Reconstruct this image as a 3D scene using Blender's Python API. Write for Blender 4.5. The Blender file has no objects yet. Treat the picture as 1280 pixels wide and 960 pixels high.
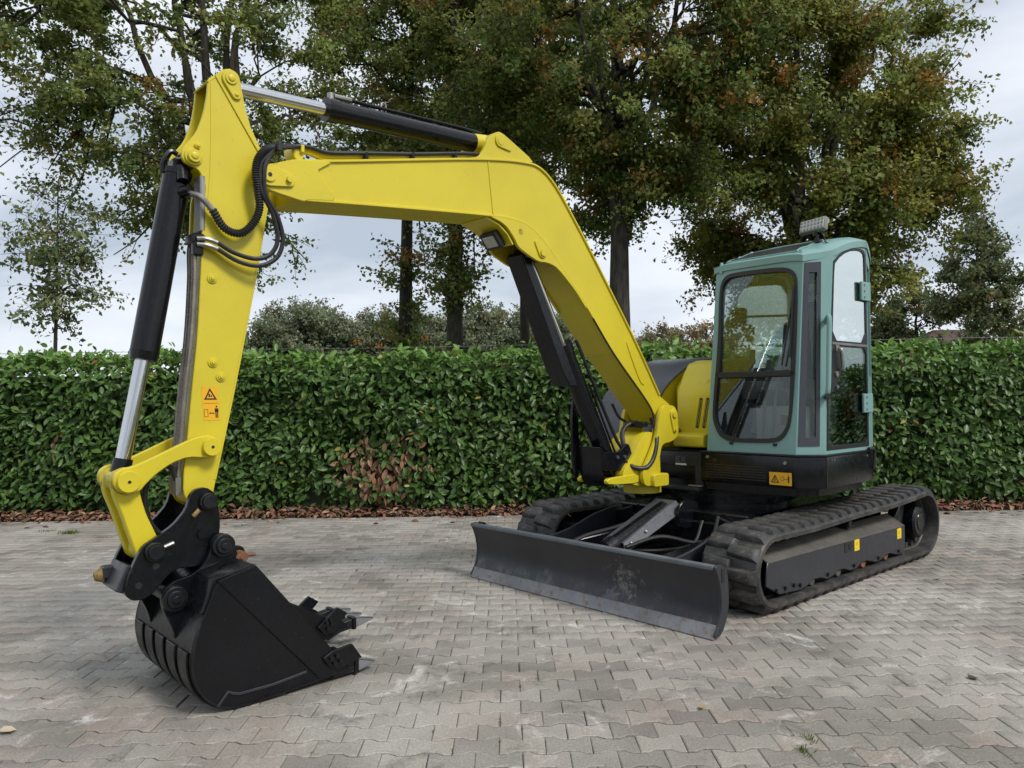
import bpy, bmesh, math, random
import numpy as np
from mathutils import Matrix, Vector
R = math.radians
rng = np.random.default_rng(7)
random.seed(7)
scn = bpy.context.scene
col = scn.collection

# ------------------------------------------------------------------ camera
F_PX, CAM_H, HORIZON, ROLL = 961.0, 1.5, 499.0, R(0.7)
cam = bpy.data.cameras.new('camera')
cam.sensor_width = 36.0
cam.lens = F_PX / 1280.0 * 36.0
cam.clip_start, cam.clip_end = 0.05, 3000.0
cam_o = bpy.data.objects.new('camera', cam)
col.objects.link(cam_o)
_p = math.atan((HORIZON - 480.0) / F_PX)
_d = Vector((0, math.cos(_p), math.sin(_p)))
_r0 = Vector((1, 0, 0)); _u0 = _r0.cross(_d)
_r = _r0 * math.cos(ROLL) - _u0 * math.sin(ROLL)
_u = _r0 * math.sin(ROLL) + _u0 * math.cos(ROLL)
_m = Matrix((_r, _u, -_d)).transposed().to_4x4()
_m.translation = Vector((0, 0, CAM_H))
cam_o.matrix_world = _m
scn.camera = cam_o

# ------------------------------------------------------------------ sky: thin blue above a broken grey overcast
SUN_EL, SUN_AZ = R(47), R(132)          # azimuth from +Y (away from the camera) clockwise
world = bpy.data.worlds.new('World'); scn.world = world
world.use_nodes = True
nt = world.node_tree; nt.nodes.clear()
out = nt.nodes.new('ShaderNodeOutputWorld')
sky = nt.nodes.new('ShaderNodeTexSky'); sky.sky_type = 'NISHITA'; sky.sun_disc = False
sky.sun_elevation = SUN_EL; sky.sun_rotation = SUN_AZ
bg1 = nt.nodes.new('ShaderNodeBackground'); bg1.inputs[1].default_value = 0.10
nt.links.new(sky.outputs[0], bg1.inputs[0])
tc = nt.nodes.new('ShaderNodeTexCoord')
mp = nt.nodes.new('ShaderNodeMapping'); mp.inputs['Scale'].default_value = (1.0, 1.0, 2.6)
mp.inputs['Location'].default_value = (0.8, 1.7, 0.3)
nt.links.new(tc.outputs['Generated'], mp.inputs[0])
nz = nt.nodes.new('ShaderNodeTexNoise'); nz.inputs['Scale'].default_value = 2.1
nz.inputs['Detail'].default_value = 6; nz.inputs['Roughness'].default_value = 0.5
nz.inputs['Distortion'].default_value = 0.3
nt.links.new(mp.outputs[0], nz.inputs['Vector'])
cr = nt.nodes.new('ShaderNodeValToRGB')
e = cr.color_ramp.elements
e[0].position, e[0].color = 0.37, (0.29, 0.33, 0.385, 1)
e[1].position, e[1].color = 0.63, (0.55, 0.572, 0.605, 1)
m_ = e.new(0.49); m_.color = (0.425, 0.458, 0.51, 1)
nt.links.new(nz.outputs[0], cr.inputs[0])
bg2 = nt.nodes.new('ShaderNodeBackground'); bg2.inputs[1].default_value = 1.0
nt.links.new(cr.outputs[0], bg2.inputs[0])
mix = nt.nodes.new('ShaderNodeMixShader'); mix.inputs[0].default_value = 0.95
nt.links.new(bg1.outputs[0], mix.inputs[1]); nt.links.new(bg2.outputs[0], mix.inputs[2])
nt.links.new(mix.outputs[0], out.inputs[0])

sun = bpy.data.lights.new('sun', 'SUN'); sun.energy = 1.5; sun.angle = R(14); sun.color = (1.0, 0.96, 0.9)
sun_o = bpy.data.objects.new('sun', sun); col.objects.link(sun_o)
_sd = Vector((math.sin(SUN_AZ) * math.cos(SUN_EL), math.cos(SUN_AZ) * math.cos(SUN_EL), math.sin(SUN_EL)))
sun_o.rotation_euler = _sd.to_track_quat('Z', 'Y').to_euler()

vs = scn.view_settings
vs.view_transform = 'Standard'; vs.look = 'None'; vs.exposure = 0.84; vs.gamma = 1.0; vs.use_curve_mapping = False
scn.cycles.max_bounces = 8; scn.cycles.transparent_max_bounces = 16
scn.cycles.diffuse_bounces = 3; scn.cycles.glossy_bounces = 3; scn.cycles.transmission_bounces = 4
scn.cycles.caustics_reflective = False; scn.cycles.caustics_refractive = False

# ------------------------------------------------------------------ materials
def new_mat(name):
    m = bpy.data.materials.new(name); m.use_nodes = True
    t = m.node_tree
    return m, t, t.nodes['Principled BSDF'], t.links.new

def noise(t, scale, detail=4, rough=0.55, coord='Object', dist=0.0):
    c = t.nodes.new('ShaderNodeTexCoord')
    n = t.nodes.new('ShaderNodeTexNoise')
    n.inputs['Scale'].default_value = scale; n.inputs['Detail'].default_value = detail
    n.inputs['Roughness'].default_value = rough; n.inputs['Distortion'].default_value = dist
    t.links.new(c.outputs[coord], n.inputs['Vector'])
    return n.outputs[0]

def ramp(t, src, stops):
    r = t.nodes.new('ShaderNodeValToRGB')
    el = r.color_ramp.elements
    while len(el) < len(stops): el.new(0.5)
    for e_, (p, c) in zip(el, stops):
        e_.position = p; e_.color = (c, c, c, 1) if isinstance(c, (int, float)) else (*c[:3], 1)
    t.links.new(src, r.inputs[0])
    return r.outputs[0]

def mixc(t, fac, a, b, mode='MIX'):
    n = t.nodes.new('ShaderNodeMix'); n.data_type = 'RGBA'; n.blend_type = mode
    for sock, val in ((n.inputs[0], fac), (n.inputs[6], a), (n.inputs[7], b)):
        if hasattr(val, 'links'): t.links.new(val, sock)
        elif isinstance(val, (int, float)): sock.default_value = val
        else: sock.default_value = (*val[:3], 1)
    return n.outputs[2]

def bump(t, src, strength, dist, bsdf):
    b = t.nodes.new('ShaderNodeBump'); b.inputs['Strength'].default_value = strength
    b.inputs['Distance'].default_value = dist
    t.links.new(src, b.inputs['Height']); t.links.new(b.outputs[0], bsdf.inputs['Normal'])

def paint(name, c, rough=0.35, vary=0.12, wear=None, wear_amt=0.0, scale=3.0, metal=0.0, bmp=0.05, rvar=0.12, coat=0.0, spots=None, spec=0.5):
    """painted or bare metal with slow tone drift, fine speckle and patchy wear"""
    m, t, b, link = new_mat(name)
    n1 = noise(t, scale, 5, 0.6)
    dark = tuple(x * (1 - vary) for x in c); lite = tuple(min(1, x * (1 + vary)) for x in c)
    cc = mixc(t, ramp(t, n1, [(0.3, 0.0), (0.7, 1.0)]), dark, lite)
    if wear:
        n2 = noise(t, scale * 4.1, 8, 0.7)
        cc = mixc(t, ramp(t, n2, [(0.62 - wear_amt, 0.0), (0.70 - wear_amt * 0.6, 1.0)]), cc, wear)
    if spots:
        n4 = noise(t, 70, 2, 0.5)
        cc = mixc(t, ramp(t, n4, [(0.70, 0.0), (0.74, 0.7)]), cc, spots)
    link(cc, b.inputs['Base Color'])
    n3 = noise(t, scale * 9, 3, 0.6)
    link(ramp(t, n3, [(0.3, max(0.03, rough - rvar)), (0.7, min(1, rough + rvar))]), b.inputs['Roughness'])
    b.inputs['Metallic'].default_value = metal; b.inputs['Specular IOR Level'].default_value = spec
    if coat: b.inputs['Coat Weight'].default_value = coat; b.inputs['Coat Roughness'].default_value = 0.12
    if bmp: bump(t, n3, bmp, 0.002, b)
    return m

M = {}
M['yellow'] = paint('yellow_paint', (0.62, 0.505, 0.020), 0.42, 0.10, wear=(0.51, 0.405, 0.025), wear_amt=-0.03, scale=1.3, coat=0.12, rvar=0.07, bmp=0.10, spots=(0.45, 0.34, 0.02))
M['yellow_dirty'] = paint('worn_yellow_paint', (0.52, 0.42, 0.028), 0.5, 0.15, wear=(0.09, 0.06, 0.03), wear_amt=0.08, scale=7)
M['black'] = paint('black_paint', (0.0045, 0.0050, 0.0068), 0.24, 0.25, scale=2.5, rvar=0.08, bmp=0.06, spec=0.36, spots=(0.035, 0.034, 0.033))
M['black_worn'] = paint('scuffed_black_paint', (0.006, 0.0065, 0.008), 0.36, 0.3, spec=0.4, wear=(0.06, 0.056, 0.052), wear_amt=-0.01, scale=3, bmp=0.15)
M['charcoal'] = paint('charcoal_paint', (0.026, 0.028, 0.034), 0.36, 0.12, scale=2.2, rvar=0.1, bmp=0.1, wear=(0.06, 0.058, 0.056), wear_amt=-0.03)
M['greyplate'] = paint('dark_grey_plate', (0.07, 0.075, 0.085), 0.36, 0.12, scale=3)
M['teal'] = paint('teal_paint', (0.185, 0.335, 0.318), 0.36, 0.07, scale=2, coat=0.1, rvar=0.06, wear=(0.14, 0.255, 0.24), wear_amt=-0.04)
M['chrome'] = paint('chrome', (0.60, 0.60, 0.61), 0.12, 0.05, metal=1.0, scale=6, rvar=0.06, bmp=0.0)
M['steel'] = paint('worn_steel', (0.30, 0.29, 0.28), 0.42, 0.2, metal=0.8, scale=8)
M['edge'] = paint('worn_cutting_edge', (0.20, 0.205, 0.215), 0.5, 0.3, wear=(0.19, 0.12, 0.075), wear_amt=0.10, metal=0.25, scale=4, bmp=0.25)
M['rust'] = paint('rusty_steel', (0.20, 0.085, 0.04), 0.75, 0.3, wear=(0.09, 0.04, 0.025), wear_amt=0.1, scale=14, bmp=0.3)
M['brass'] = paint('brass_fitting', (0.26, 0.17, 0.06), 0.6, 0.4, metal=0.4, wear=(0.06,0.045,0.03), wear_amt=0.08, scale=18)
M['rubber'] = paint('hose_rubber', (0.014, 0.014, 0.015), 0.5, 0.2, scale=10)
M['gasket'] = paint('window_gasket', (0.010, 0.010, 0.011), 0.45, 0.2, scale=6)
M['frit'] = paint('dark_window_band', (0.045, 0.045, 0.055), 0.18, 0.08, scale=3, rvar=0.04, bmp=0)
M['inside'] = paint('cab_plastic', (0.10, 0.10, 0.10), 0.6, 0.15, scale=6)
M['inside_dark'] = paint('cab_dark_plastic', (0.022, 0.022, 0.024), 0.6, 0.2, scale=6)
M['inside_grey'] = paint('cab_grey_plastic', (0.30, 0.295, 0.28), 0.55, 0.08, scale=6)
M['red'] = paint('red_plastic', (0.42, 0.02, 0.02), 0.4, 0.1, scale=6)
M['white'] = paint('white_print', (0.75, 0.75, 0.74), 0.4, 0.05, scale=8, bmp=0)
M['greyprint'] = paint('grey_print', (0.13, 0.135, 0.13), 0.4, 0.08, scale=8, bmp=0)
M['sticker'] = paint('amber_sticker', (0.80, 0.42, 0.012), 0.35, 0.05, scale=8, bmp=0)
M['sticker_y'] = paint('yellow_sticker', (0.78, 0.62, 0.02), 0.35, 0.05, scale=8, bmp=0)
M['print'] = paint('black_print', (0.015, 0.012, 0.01), 0.5, 0.05, scale=8, bmp=0)
M['lens'] = paint('lamp_lens', (0.46, 0.47, 0.43), 0.15, 0.1, scale=30, rvar=0.05, bmp=0.3)
M['lamp_grey'] = paint('lamp_housing', (0.22, 0.22, 0.20), 0.4, 0.1, scale=8)
M['skylight'] = paint('smoked_roof_panel', (0.06, 0.06, 0.065), 0.16, 0.1, scale=4, rvar=0.05, bmp=0)
M['rail'] = paint('worn_grey_rail', (0.13, 0.145, 0.16), 0.4, 0.2, scale=5, wear=(0.25,0.26,0.27), wear_amt=0.02, metal=0.2)
M['dusty'] = paint('dusty_plate', (0.085, 0.078, 0.066), 0.7, 0.3, scale=6, wear=(0.03,0.03,0.032), wear_amt=0.05)
M['mudred'] = paint('dusty_pipe', (0.27, 0.235, 0.20), 0.32, 0.3, metal=0.7, scale=7)

def track_mat(name, dust=0.35):                                    # rubber, dusty where soil dries on it
    m, t, b, link = new_mat(name)
    n1 = noise(t, 7, 8, 0.7); n2 = noise(t, 30, 5, 0.65)
    c1 = mixc(t, ramp(t, n1, [(0.42, 0.0), (0.70, 1.0)]), (0.022, 0.0215, 0.022), (0.085, 0.078, 0.07))
    c2 = mixc(t, ramp(t, n2, [(0.58, 0.0), (0.72, dust)]), c1, (0.22, 0.205, 0.185))
    link(c2, b.inputs['Base Color']); b.inputs['Roughness'].default_value = 0.55
    bump(t, n2, 0.25, 0.003, b)
    return m
M['track'] = track_mat('dusty_track_rubber')
M['lug'] = track_mat('dusty_tread_rubber', 0.75)

def glass(name, tint):
    m = bpy.data.materials.new(name); m.use_nodes = True
    t = m.node_tree; t.nodes.clear()
    o = t.nodes.new('ShaderNodeOutputMaterial')
    tr = t.nodes.new('ShaderNodeBsdfTransparent'); tr.inputs[0].default_value = (*tint, 1)
    gl = t.nodes.new('ShaderNodeBsdfGlossy'); gl.inputs['Roughness'].default_value = 0.01
    gl.inputs[0].default_value = (0.9, 0.97, 0.95, 1)
    fr = t.nodes.new('ShaderNodeFresnel'); fr.inputs[0].default_value = 1.55
    ad = t.nodes.new('ShaderNodeMath'); ad.operation = 'MULTIPLY_ADD'; ad.inputs[1].default_value = 0.75; ad.inputs[2].default_value = 0.0
    t.links.new(fr.outputs[0], ad.inputs[0])
    mx = t.nodes.new('ShaderNodeMixShader')
    t.links.new(ad.outputs[0], mx.inputs[0]); t.links.new(tr.outputs[0], mx.inputs[1]); t.links.new(gl.outputs[0], mx.inputs[2])
    t.links.new(mx.outputs[0], o.inputs[0])
    return m
M['glass'] = glass('cab_glass', (0.915, 0.955, 0.942))

def leaf_mat(name, rough=0.5, spec=0.5, trans=0.25, attr='tint'):
    m, t, b, link = new_mat(name)
    a = t.nodes.new('ShaderNodeAttribute'); a.attribute_name = attr
    link(a.outputs['Color'], b.inputs['Base Color'])
    b.inputs['Roughness'].default_value = rough
    b.inputs['Specular IOR Level'].default_value = spec
    tl = t.nodes.new('ShaderNodeBsdfTranslucent'); link(a.outputs['Color'], tl.inputs[0])
    mx = t.nodes.new('ShaderNodeMixShader'); mx.inputs[0].default_value = trans
    o = t.nodes['Material Output']
    link(b.outputs[0], mx.inputs[1]); link(tl.outputs[0], mx.inputs[2]); link(mx.outputs[0], o.inputs[0])
    return m
M['leaf'] = leaf_mat('tree_leaf', 0.55, 0.3, 0.45)
M['laurel'] = leaf_mat('laurel_leaf', 0.40, 0.36, 0.16)
M['deadleaf'] = leaf_mat('dead_leaf', 0.7, 0.3, 0.1)

def bark_mat():
    m, t, b, link = new_mat('oak_bark')
    c = t.nodes.new('ShaderNodeTexCoord'); mpn = t.nodes.new('ShaderNodeMapping')
    mpn.inputs['Scale'].default_value = (9, 9, 1.6); link(c.outputs['Object'], mpn.inputs[0])
    n = t.nodes.new('ShaderNodeTexNoise'); n.inputs['Scale'].default_value = 2.2; n.inputs['Detail'].default_value = 6
    link(mpn.outputs[0], n.inputs['Vector'])
    n2 = noise(t, 1.3, 3)
    cc = mixc(t, ramp(t, n.outputs[0], [(0.35, 0.0), (0.65, 1.0)]), (0.018, 0.015, 0.012), (0.075, 0.063, 0.050))
    cc = mixc(t, ramp(t, n2, [(0.5, 0.0), (0.75, 0.5)]), cc, (0.05, 0.055, 0.03))
    link(cc, b.inputs['Base Color']); b.inputs['Roughness'].default_value = 0.9
    bump(t, n.outputs[0], 0.7, 0.03, b)
    return m
M['bark'] = bark_mat()

# ------------------------------------------------------------------ mesh helpers
def tag(o, label=None, cat=None, group=None, kind=None):
    if label: o['label'] = label
    if cat: o['category'] = cat
    if group: o['group'] = group
    if kind: o['kind'] = kind
    return o

def empty(name, loc=(0, 0, 0), rz=0.0):
    o = bpy.data.objects.new(name, None); col.objects.link(o)
    o.location = loc; o.rotation_euler = (0, 0, rz); o.empty_display_size = 0.2
    return o

def link_mesh(name, me, parent=None):
    o = bpy.data.objects.new(name, me); col.objects.link(o)
    if parent: o.parent = parent
    return o

def chaikin(p, n=1, k=0.22, closed=True):
    p = [tuple(q) for q in p]
    for _ in range(n):
        q = []; L = len(p)
        rngs = range(L) if closed else range(L - 1)
        if not closed: q.append(p[0])
        for i in rngs:
            a, b = p[i], p[(i + 1) % L]
            q.append(tuple(a[j] * (1 - k) + b[j] * k for j in range(len(a))))
            q.append(tuple(a[j] * k + b[j] * (1 - k) for j in range(len(a))))
        if not closed: q.append(p[-1])
        p = q
    return p

def catmull(P, n=6):
    P = [Vector(p) for p in P]
    if len(P) < 3: return P
    Q = [P[0] * 2 - P[1]] + P + [P[-1] * 2 - P[-2]]
    o = []
    for i in range(1, len(Q) - 2):
        a, b, c, d = Q[i - 1], Q[i], Q[i + 1], Q[i + 2]
        for k in range(n):
            t = k / n
            o.append(0.5 * ((2 * b) + (c - a) * t + (2 * a - 5 * b + 4 * c - d) * t * t + (3 * b - a - 3 * c + d) * t ** 3))
    o.append(P[-1])
    return o

class MB:
    def __init__(s): s.v, s.f, s.mi, s.cur, s.sm = [], [], [], 0, []
    def mat(s, i): s.cur = i; return s
    def add(s, v, f, smooth=False):
        o = len(s.v); s.v += [tuple(p) for p in v]
        for q in f: s.f.append([i + o for i in q]); s.mi.append(s.cur); s.sm.append(smooth)
        return s
    def prism(s, poly, v0, v1):                         # (u,w) outline, between two v planes
        n = len(poly)
        V = [(p[0], v0, p[1]) for p in poly] + [(p[0], v1, p[1]) for p in poly]
        return s.add(V, [list(range(n)), list(range(2 * n - 1, n - 1, -1))] + [[i, i + n, (i + 1) % n + n, (i + 1) % n] for i in range(n)])
    def slab(s, poly, z0, z1):                          # (u,v) footprint, between two heights
        n = len(poly)
        V = [(p[0], p[1], z0) for p in poly] + [(p[0], p[1], z1) for p in poly]
        return s.add(V, [list(range(n - 1, -1, -1)), list(range(n, 2 * n))] + [[i, (i + 1) % n, (i + 1) % n + n, i + n] for i in range(n)])
    def loft(s, A, B):                                  # two 3-D loops of equal count
        n = len(A)
        return s.add(list(A) + list(B), [list(range(n - 1, -1, -1)), list(range(n, 2 * n))] + [[i, (i + 1) % n, (i + 1) % n + n, i + n] for i in range(n)])
    def box(s, c, d, rot=None):
        V = []
        for x in (-.5, .5):
            for y in (-.5, .5):
                for z in (-.5, .5):
                    p = Vector((x * d[0], y * d[1], z * d[2]))
                    if rot is not None: p = rot @ p
                    V.append(p + Vector(c))
        return s.add(V, [[0, 1, 3, 2], [4, 6, 7, 5], [0, 4, 5, 1], [2, 3, 7, 6], [0, 2, 6, 4], [1, 5, 7, 3]])
    def cyl(s, a, b, r0, r1=None, n=20, cap=True):
        a, b = Vector(a), Vector(b); r1 = r0 if r1 is None else r1
        d = (b - a).normalized(); x = d.orthogonal().normalized(); y = d.cross(x)
        V = []
        for q, r in ((a, r0), (b, r1)):
            for i in range(n):
                t = 2 * math.pi * i / n
                V.append(q + (x * math.cos(t) + y * math.sin(t)) * r)
        s.add(V, [[i, (i + 1) % n, (i + 1) % n + n, i + n] for i in range(n)], True)
        if cap:
            o = len(s.v) - 2 * n
            s.f += [[o + i for i in range(n - 1, -1, -1)], [o + n + i for i in range(n)]]; s.mi += [s.cur] * 2; s.sm += [False] * 2
        return s
    def tube(s, P, r, n=10, cap=True):
        P = [Vector(p) for p in P]; L = len(P)
        rr = r if hasattr(r, '__len__') else [r] * L
        V = []; T0 = (P[1] - P[0]).normalized(); x = T0.orthogonal().normalized()
        for i in range(L):
            T = (P[min(i + 1, L - 1)] - P[max(i - 1, 0)])
            T = T.normalized() if T.length > 1e-9 else T0
            x = (x - T * x.dot(T)); x = x.normalized() if x.length > 1e-6 else T.orthogonal().normalized()
            y = T.cross(x)
            for k in range(n):
                t = 2 * math.pi * k / n
                V.append(P[i] + (x * math.cos(t) + y * math.sin(t)) * rr[i])
        F = [[i * n + k, i * n + (k + 1) % n, (i + 1) * n + (k + 1) % n, (i + 1) * n + k] for i in range(L - 1) for k in range(n)]
        s.add(V, F, True)
        if cap:
            o = len(s.v) - L * n
            s.f += [[o + i for i in range(n - 1, -1, -1)], [o + (L - 1) * n + i for i in range(n)]]; s.mi += [s.cur] * 2; s.sm += [False] * 2
        return s
    def ribbon(s, path, v0, v1, th, out=0.0):
        if out:
            q_ = []
            for i in range(len(path)):
                a = Vector(path[max(i - 1, 0)]); b = Vector(path[min(i + 1, len(path) - 1)]); d = (b - a).normalized()
                q_.append((path[i][0] + d.y * out, path[i][1] - d.x * out))
            path = q_
        return s._ribbon(path, v0, v1, th)
    def _ribbon(s, path, v0, v1, th):                    # plate bent along a (u,w) path, thickness to the left of travel
        n = len(path); off = []
        for i in range(n):
            a = Vector(path[max(i - 1, 0)]); b = Vector(path[min(i + 1, n - 1)]); d = (b - a).normalized()
            off.append((path[i][0] - d.y * th, path[i][1] + d.x * th))
        V = []
        for i in range(n):
            p, q = path[i], off[i]
            V += [(p[0], v0, p[1]), (p[0], v1, p[1]), (q[0], v1, q[1]), (q[0], v0, q[1])]
        F = []
        for i in range(n - 1):
            a, b = 4 * i, 4 * i + 4
            for k in range(4): F.append([a + k, a + (k + 1) % 4, b + (k + 1) % 4, b + k])
        F += [[3, 2, 1, 0], [4 * n - 4, 4 * n - 3, 4 * n - 2, 4 * n - 1]]
        return s.add(V, F)
    def ring(s, outer, inner, P, t):                    # flat frame: outer and inner 2-D outlines, mapped by P(x,y,depth)
        cx = sum(p[0] for p in inner) / len(inner); cy = sum(p[1] for p in inner) / len(inner)
        angs = sorted(set([round(math.atan2(p[1] - cy, p[0] - cx), 5) for p in list(outer) + list(inner)] + [round(-math.pi + 2 * math.pi * k / 40, 5) for k in range(40)]))
        def hit(poly, a):
            dx, dy = math.cos(a), math.sin(a); best = 0.0
            for i in range(len(poly)):
                x1, y1 = poly[i][0] - cx, poly[i][1] - cy; x2, y2 = poly[(i + 1) % len(poly)][0] - cx, poly[(i + 1) % len(poly)][1] - cy
                ex, ey = x2 - x1, y2 - y1; den = dx * ey - dy * ex
                if abs(den) < 1e-12: continue
                tt = (x1 * ey - y1 * ex) / den; k = (x1 * dy - y1 * dx) / den
                if tt > best and -1e-6 <= k <= 1 + 1e-6: best = tt
            return (cx + dx * best, cy + dy * best)
        O = [hit(outer, a) for a in angs]; I = [hit(inner, a) for a in angs]; n = len(angs)
        V = [P(*p, 0) for p in O] + [P(*p, 0) for p in I] + [P(*p, t) for p in O] + [P(*p, t) for p in I]
        F = []
        for i in range(n):
            j = (i + 1) % n
            F += [[i, j, n + j, n + i], [2 * n + i, 3 * n + i, 3 * n + j, 2 * n + j], [i, 2 * n + i, 2 * n + j, j], [n + i, n + j, 3 * n + j, 3 * n + i]]
        return s.add(V, F)
    def build(s, name, mats, parent=None, bevel=0.0, seg=1, ang=38):
        if not isinstance(mats, (list, tuple)): mats = [mats]
        me = bpy.data.meshes.new(name)
        bm = bmesh.new()
        vv = [bm.verts.new(p) for p in s.v]
        for f, mi, sm in zip(s.f, s.mi, s.sm):
            try: q = bm.faces.new([vv[i] for i in f])
            except ValueError: continue
            q.material_index = mi; q.smooth = True
        bmesh.ops.recalc_face_normals(bm, faces=bm.faces)
        if bevel:
            es = [e_ for e_ in bm.edges if len(e_.link_faces) == 2 and e_.calc_face_angle(0) > R(ang)]
            bmesh.ops.bevel(bm, geom=es, offset=bevel, segments=seg, profile=0.6, affect='EDGES', clamp_overlap=True)
            for q in bm.faces: q.smooth = True
        big = [q for q in bm.faces if len(q.verts) > 4]
        if big: bmesh.ops.triangulate(bm, faces=big)
        bm.to_mesh(me); bm.free()
        for m in mats: me.materials.append(M[m] if isinstance(m, str) else m)
        me.set_sharp_from_angle(angle=R(34))
        return link_mesh(name, me, parent)

def np_mesh(name, V, F, mat, tint=None, smooth=False):
    """fast mesh from numpy arrays; F is (n,3) or (n,4); tint is a per-vertex colour"""
    me = bpy.data.meshes.new(name)
    V = np.ascontiguousarray(V, dtype=np.float32); F = np.ascontiguousarray(F, dtype=np.int32)
    k = F.shape[1]; n = len(F)
    me.vertices.add(len(V)); me.vertices.foreach_set('co', V.ravel())
    me.loops.add(n * k); me.loops.foreach_set('vertex_index', F.ravel())
    me.polygons.add(n); me.polygons.foreach_set('loop_start', np.arange(0, n * k, k, dtype=np.int32))
    if tint is not None:
        at = me.color_attributes.new('tint', 'FLOAT_COLOR', 'POINT')
        c = np.ones((len(V), 4), dtype=np.float32); c[:, :3] = tint
        at.data.foreach_set('color', c.ravel())
    me.update(calc_edges=True)
    if smooth: me.polygons.foreach_set('use_smooth', np.ones(n, dtype=bool))
    me.materials.append(M[mat] if isinstance(mat, str) else mat)
    me.validate()
    return me
# ================================================================== THE SETTING
def pos_noise(t, scale, detail=4, rough=0.55, dist=0.0):
    g = t.nodes.new('ShaderNodeNewGeometry')
    n = t.nodes.new('ShaderNodeTexNoise')
    n.inputs['Scale'].default_value = scale; n.inputs['Detail'].default_value = detail
    n.inputs['Roughness'].default_value = rough; n.inputs['Distortion'].default_value = dist
    t.links.new(g.outputs['Position'], n.inputs['Vector'])
    return n.outputs[0]

def paver_mat(name, individual):
    m, t, b, link = new_mat(name)
    if individual:
        oi = t.nodes.new('ShaderNodeObjectInfo'); rnd = oi.outputs['Random']
    else:
        a = t.nodes.new('ShaderNodeAttribute'); a.attribute_name = 'tint'
        sp = t.nodes.new('ShaderNodeSeparateColor'); link(a.outputs['Color'], sp.inputs[0]); rnd = sp.outputs[0]
    base = ramp(t, rnd, [(0.0, (0.185, 0.168, 0.144)), (0.3, (0.262, 0.240, 0.206)), (0.7, (0.325, 0.298, 0.256)), (0.90, (0.315, 0.262, 0.222)), (1.0, (0.215, 0.205, 0.184))])
    # broad tone: drier pale zones, darker damp zones, greenish algae
    n1 = pos_noise(t, 0.55, 4, 0.6, 0.4)
    base = mixc(t, ramp(t, n1, [(0.44, 0.0), (0.62, 0.85)]), base, (0.42, 0.395, 0.352))
    n2 = pos_noise(t, 0.9, 5, 0.65, 0.2)
    base = mixc(t, ramp(t, n2, [(0.50, 0.0), (0.66, 0.65)]), base, (0.19, 0.178, 0.145))
    # mortar-white smears and dark scuffs
    n3 = pos_noise(t, 2.3, 8, 0.72, 1.2)
    base = mixc(t, ramp(t, n3, [(0.57, 0.0), (0.67, 0.8)]), base, (0.60, 0.575, 0.535))
    n4 = pos_noise(t, 3.1, 7, 0.7, 0.5)
    base = mixc(t, ramp(t, n4, [(0.55, 0.0), (0.68, 0.7)]), base, (0.12, 0.112, 0.10))
    n5 = pos_noise(t, 95, 4, 0.7); n6 = pos_noise(t, 260, 2, 0.6)
    base = mixc(t, ramp(t, n5, [(0.3, 0.0), (0.7, 1.0)]), mixc(t, 1.0, base, (0.66, 0.66, 0.66), 'MULTIPLY'), mixc(t, 1.0, base, (1.2, 1.2, 1.2), 'MULTIPLY'))
    base = mixc(t, ramp(t, n6, [(0.63, 0.0), (0.70, 0.6)]), base, (0.10, 0.095, 0.09))
    link(base, b.inputs['Base Color'])
    b.inputs['Roughness'].default_value = 0.82
    bump(t, n5, 0.55, 0.004, b)
    return m
M['paver'] = paver_mat('worn_concrete_paver', True)
M['paver_field'] = paver_mat('worn_concrete_pavers', False)

def joint_mat():
    m, t, b, link = new_mat('paver_joint_sand')
    n1 = pos_noise(t, 0.8, 4, 0.6, 0.3); n2 = pos_noise(t, 60, 3, 0.7); n3 = pos_noise(t, 1.7, 4, 0.6)
    c = mixc(t, ramp(t, n2, [(0.3, 0.0), (0.7, 1.0)]), (0.032, 0.027, 0.021), (0.095, 0.08, 0.062))
    c = mixc(t, ramp(t, n1, [(0.46, 0.0), (0.56, 0.9)]), c, (0.125, 0.155, 0.035))
    c = mixc(t, ramp(t, n3, [(0.62, 0.0), (0.70, 0.8)]), c, (0.42, 0.39, 0.34))
    link(c, b.inputs['Base Color']); b.inputs['Roughness'].default_value = 0.95
    bump(t, n2, 0.6, 0.004, b)
    return m
M['joint'] = joint_mat()

def simple_noise_mat(name, a, c, scale, rough=0.95, bmp=0.5, bd=0.02):
    m, t, b, link = new_mat(name)
    n = pos_noise(t, scale, 7, 0.65)
    link(mixc(t, ramp(t, n, [(0.3, 0.0), (0.7, 1.0)]), a, c), b.inputs['Base Color'])
    b.inputs['Roughness'].default_value = rough; bump(t, n, bmp, bd, b)
    return m
M['grassland'] = simple_noise_mat('meadow', (0.05, 0.085, 0.022), (0.10, 0.13, 0.04), 0.8)
M['soil'] = simple_noise_mat('leaf_mould_soil', (0.018, 0.012, 0.008), (0.06, 0.04, 0.026), 9)
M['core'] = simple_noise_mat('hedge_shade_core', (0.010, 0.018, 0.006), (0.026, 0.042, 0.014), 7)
M['roof_tile'] = simple_noise_mat('brown_roof', (0.085, 0.055, 0.045), (0.13, 0.085, 0.07), 3)
M['wall_brick'] = simple_noise_mat('brick_wall', (0.20, 0.11, 0.08), (0.27, 0.16, 0.12), 5)
M['wood'] = simple_noise_mat('grey_post', (0.10, 0.09, 0.075), (0.18, 0.16, 0.14), 6)
M['wire'] = paint('galvanised_wire', (0.16, 0.165, 0.17), 0.6, 0.1, metal=0.3, scale=5)

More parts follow.
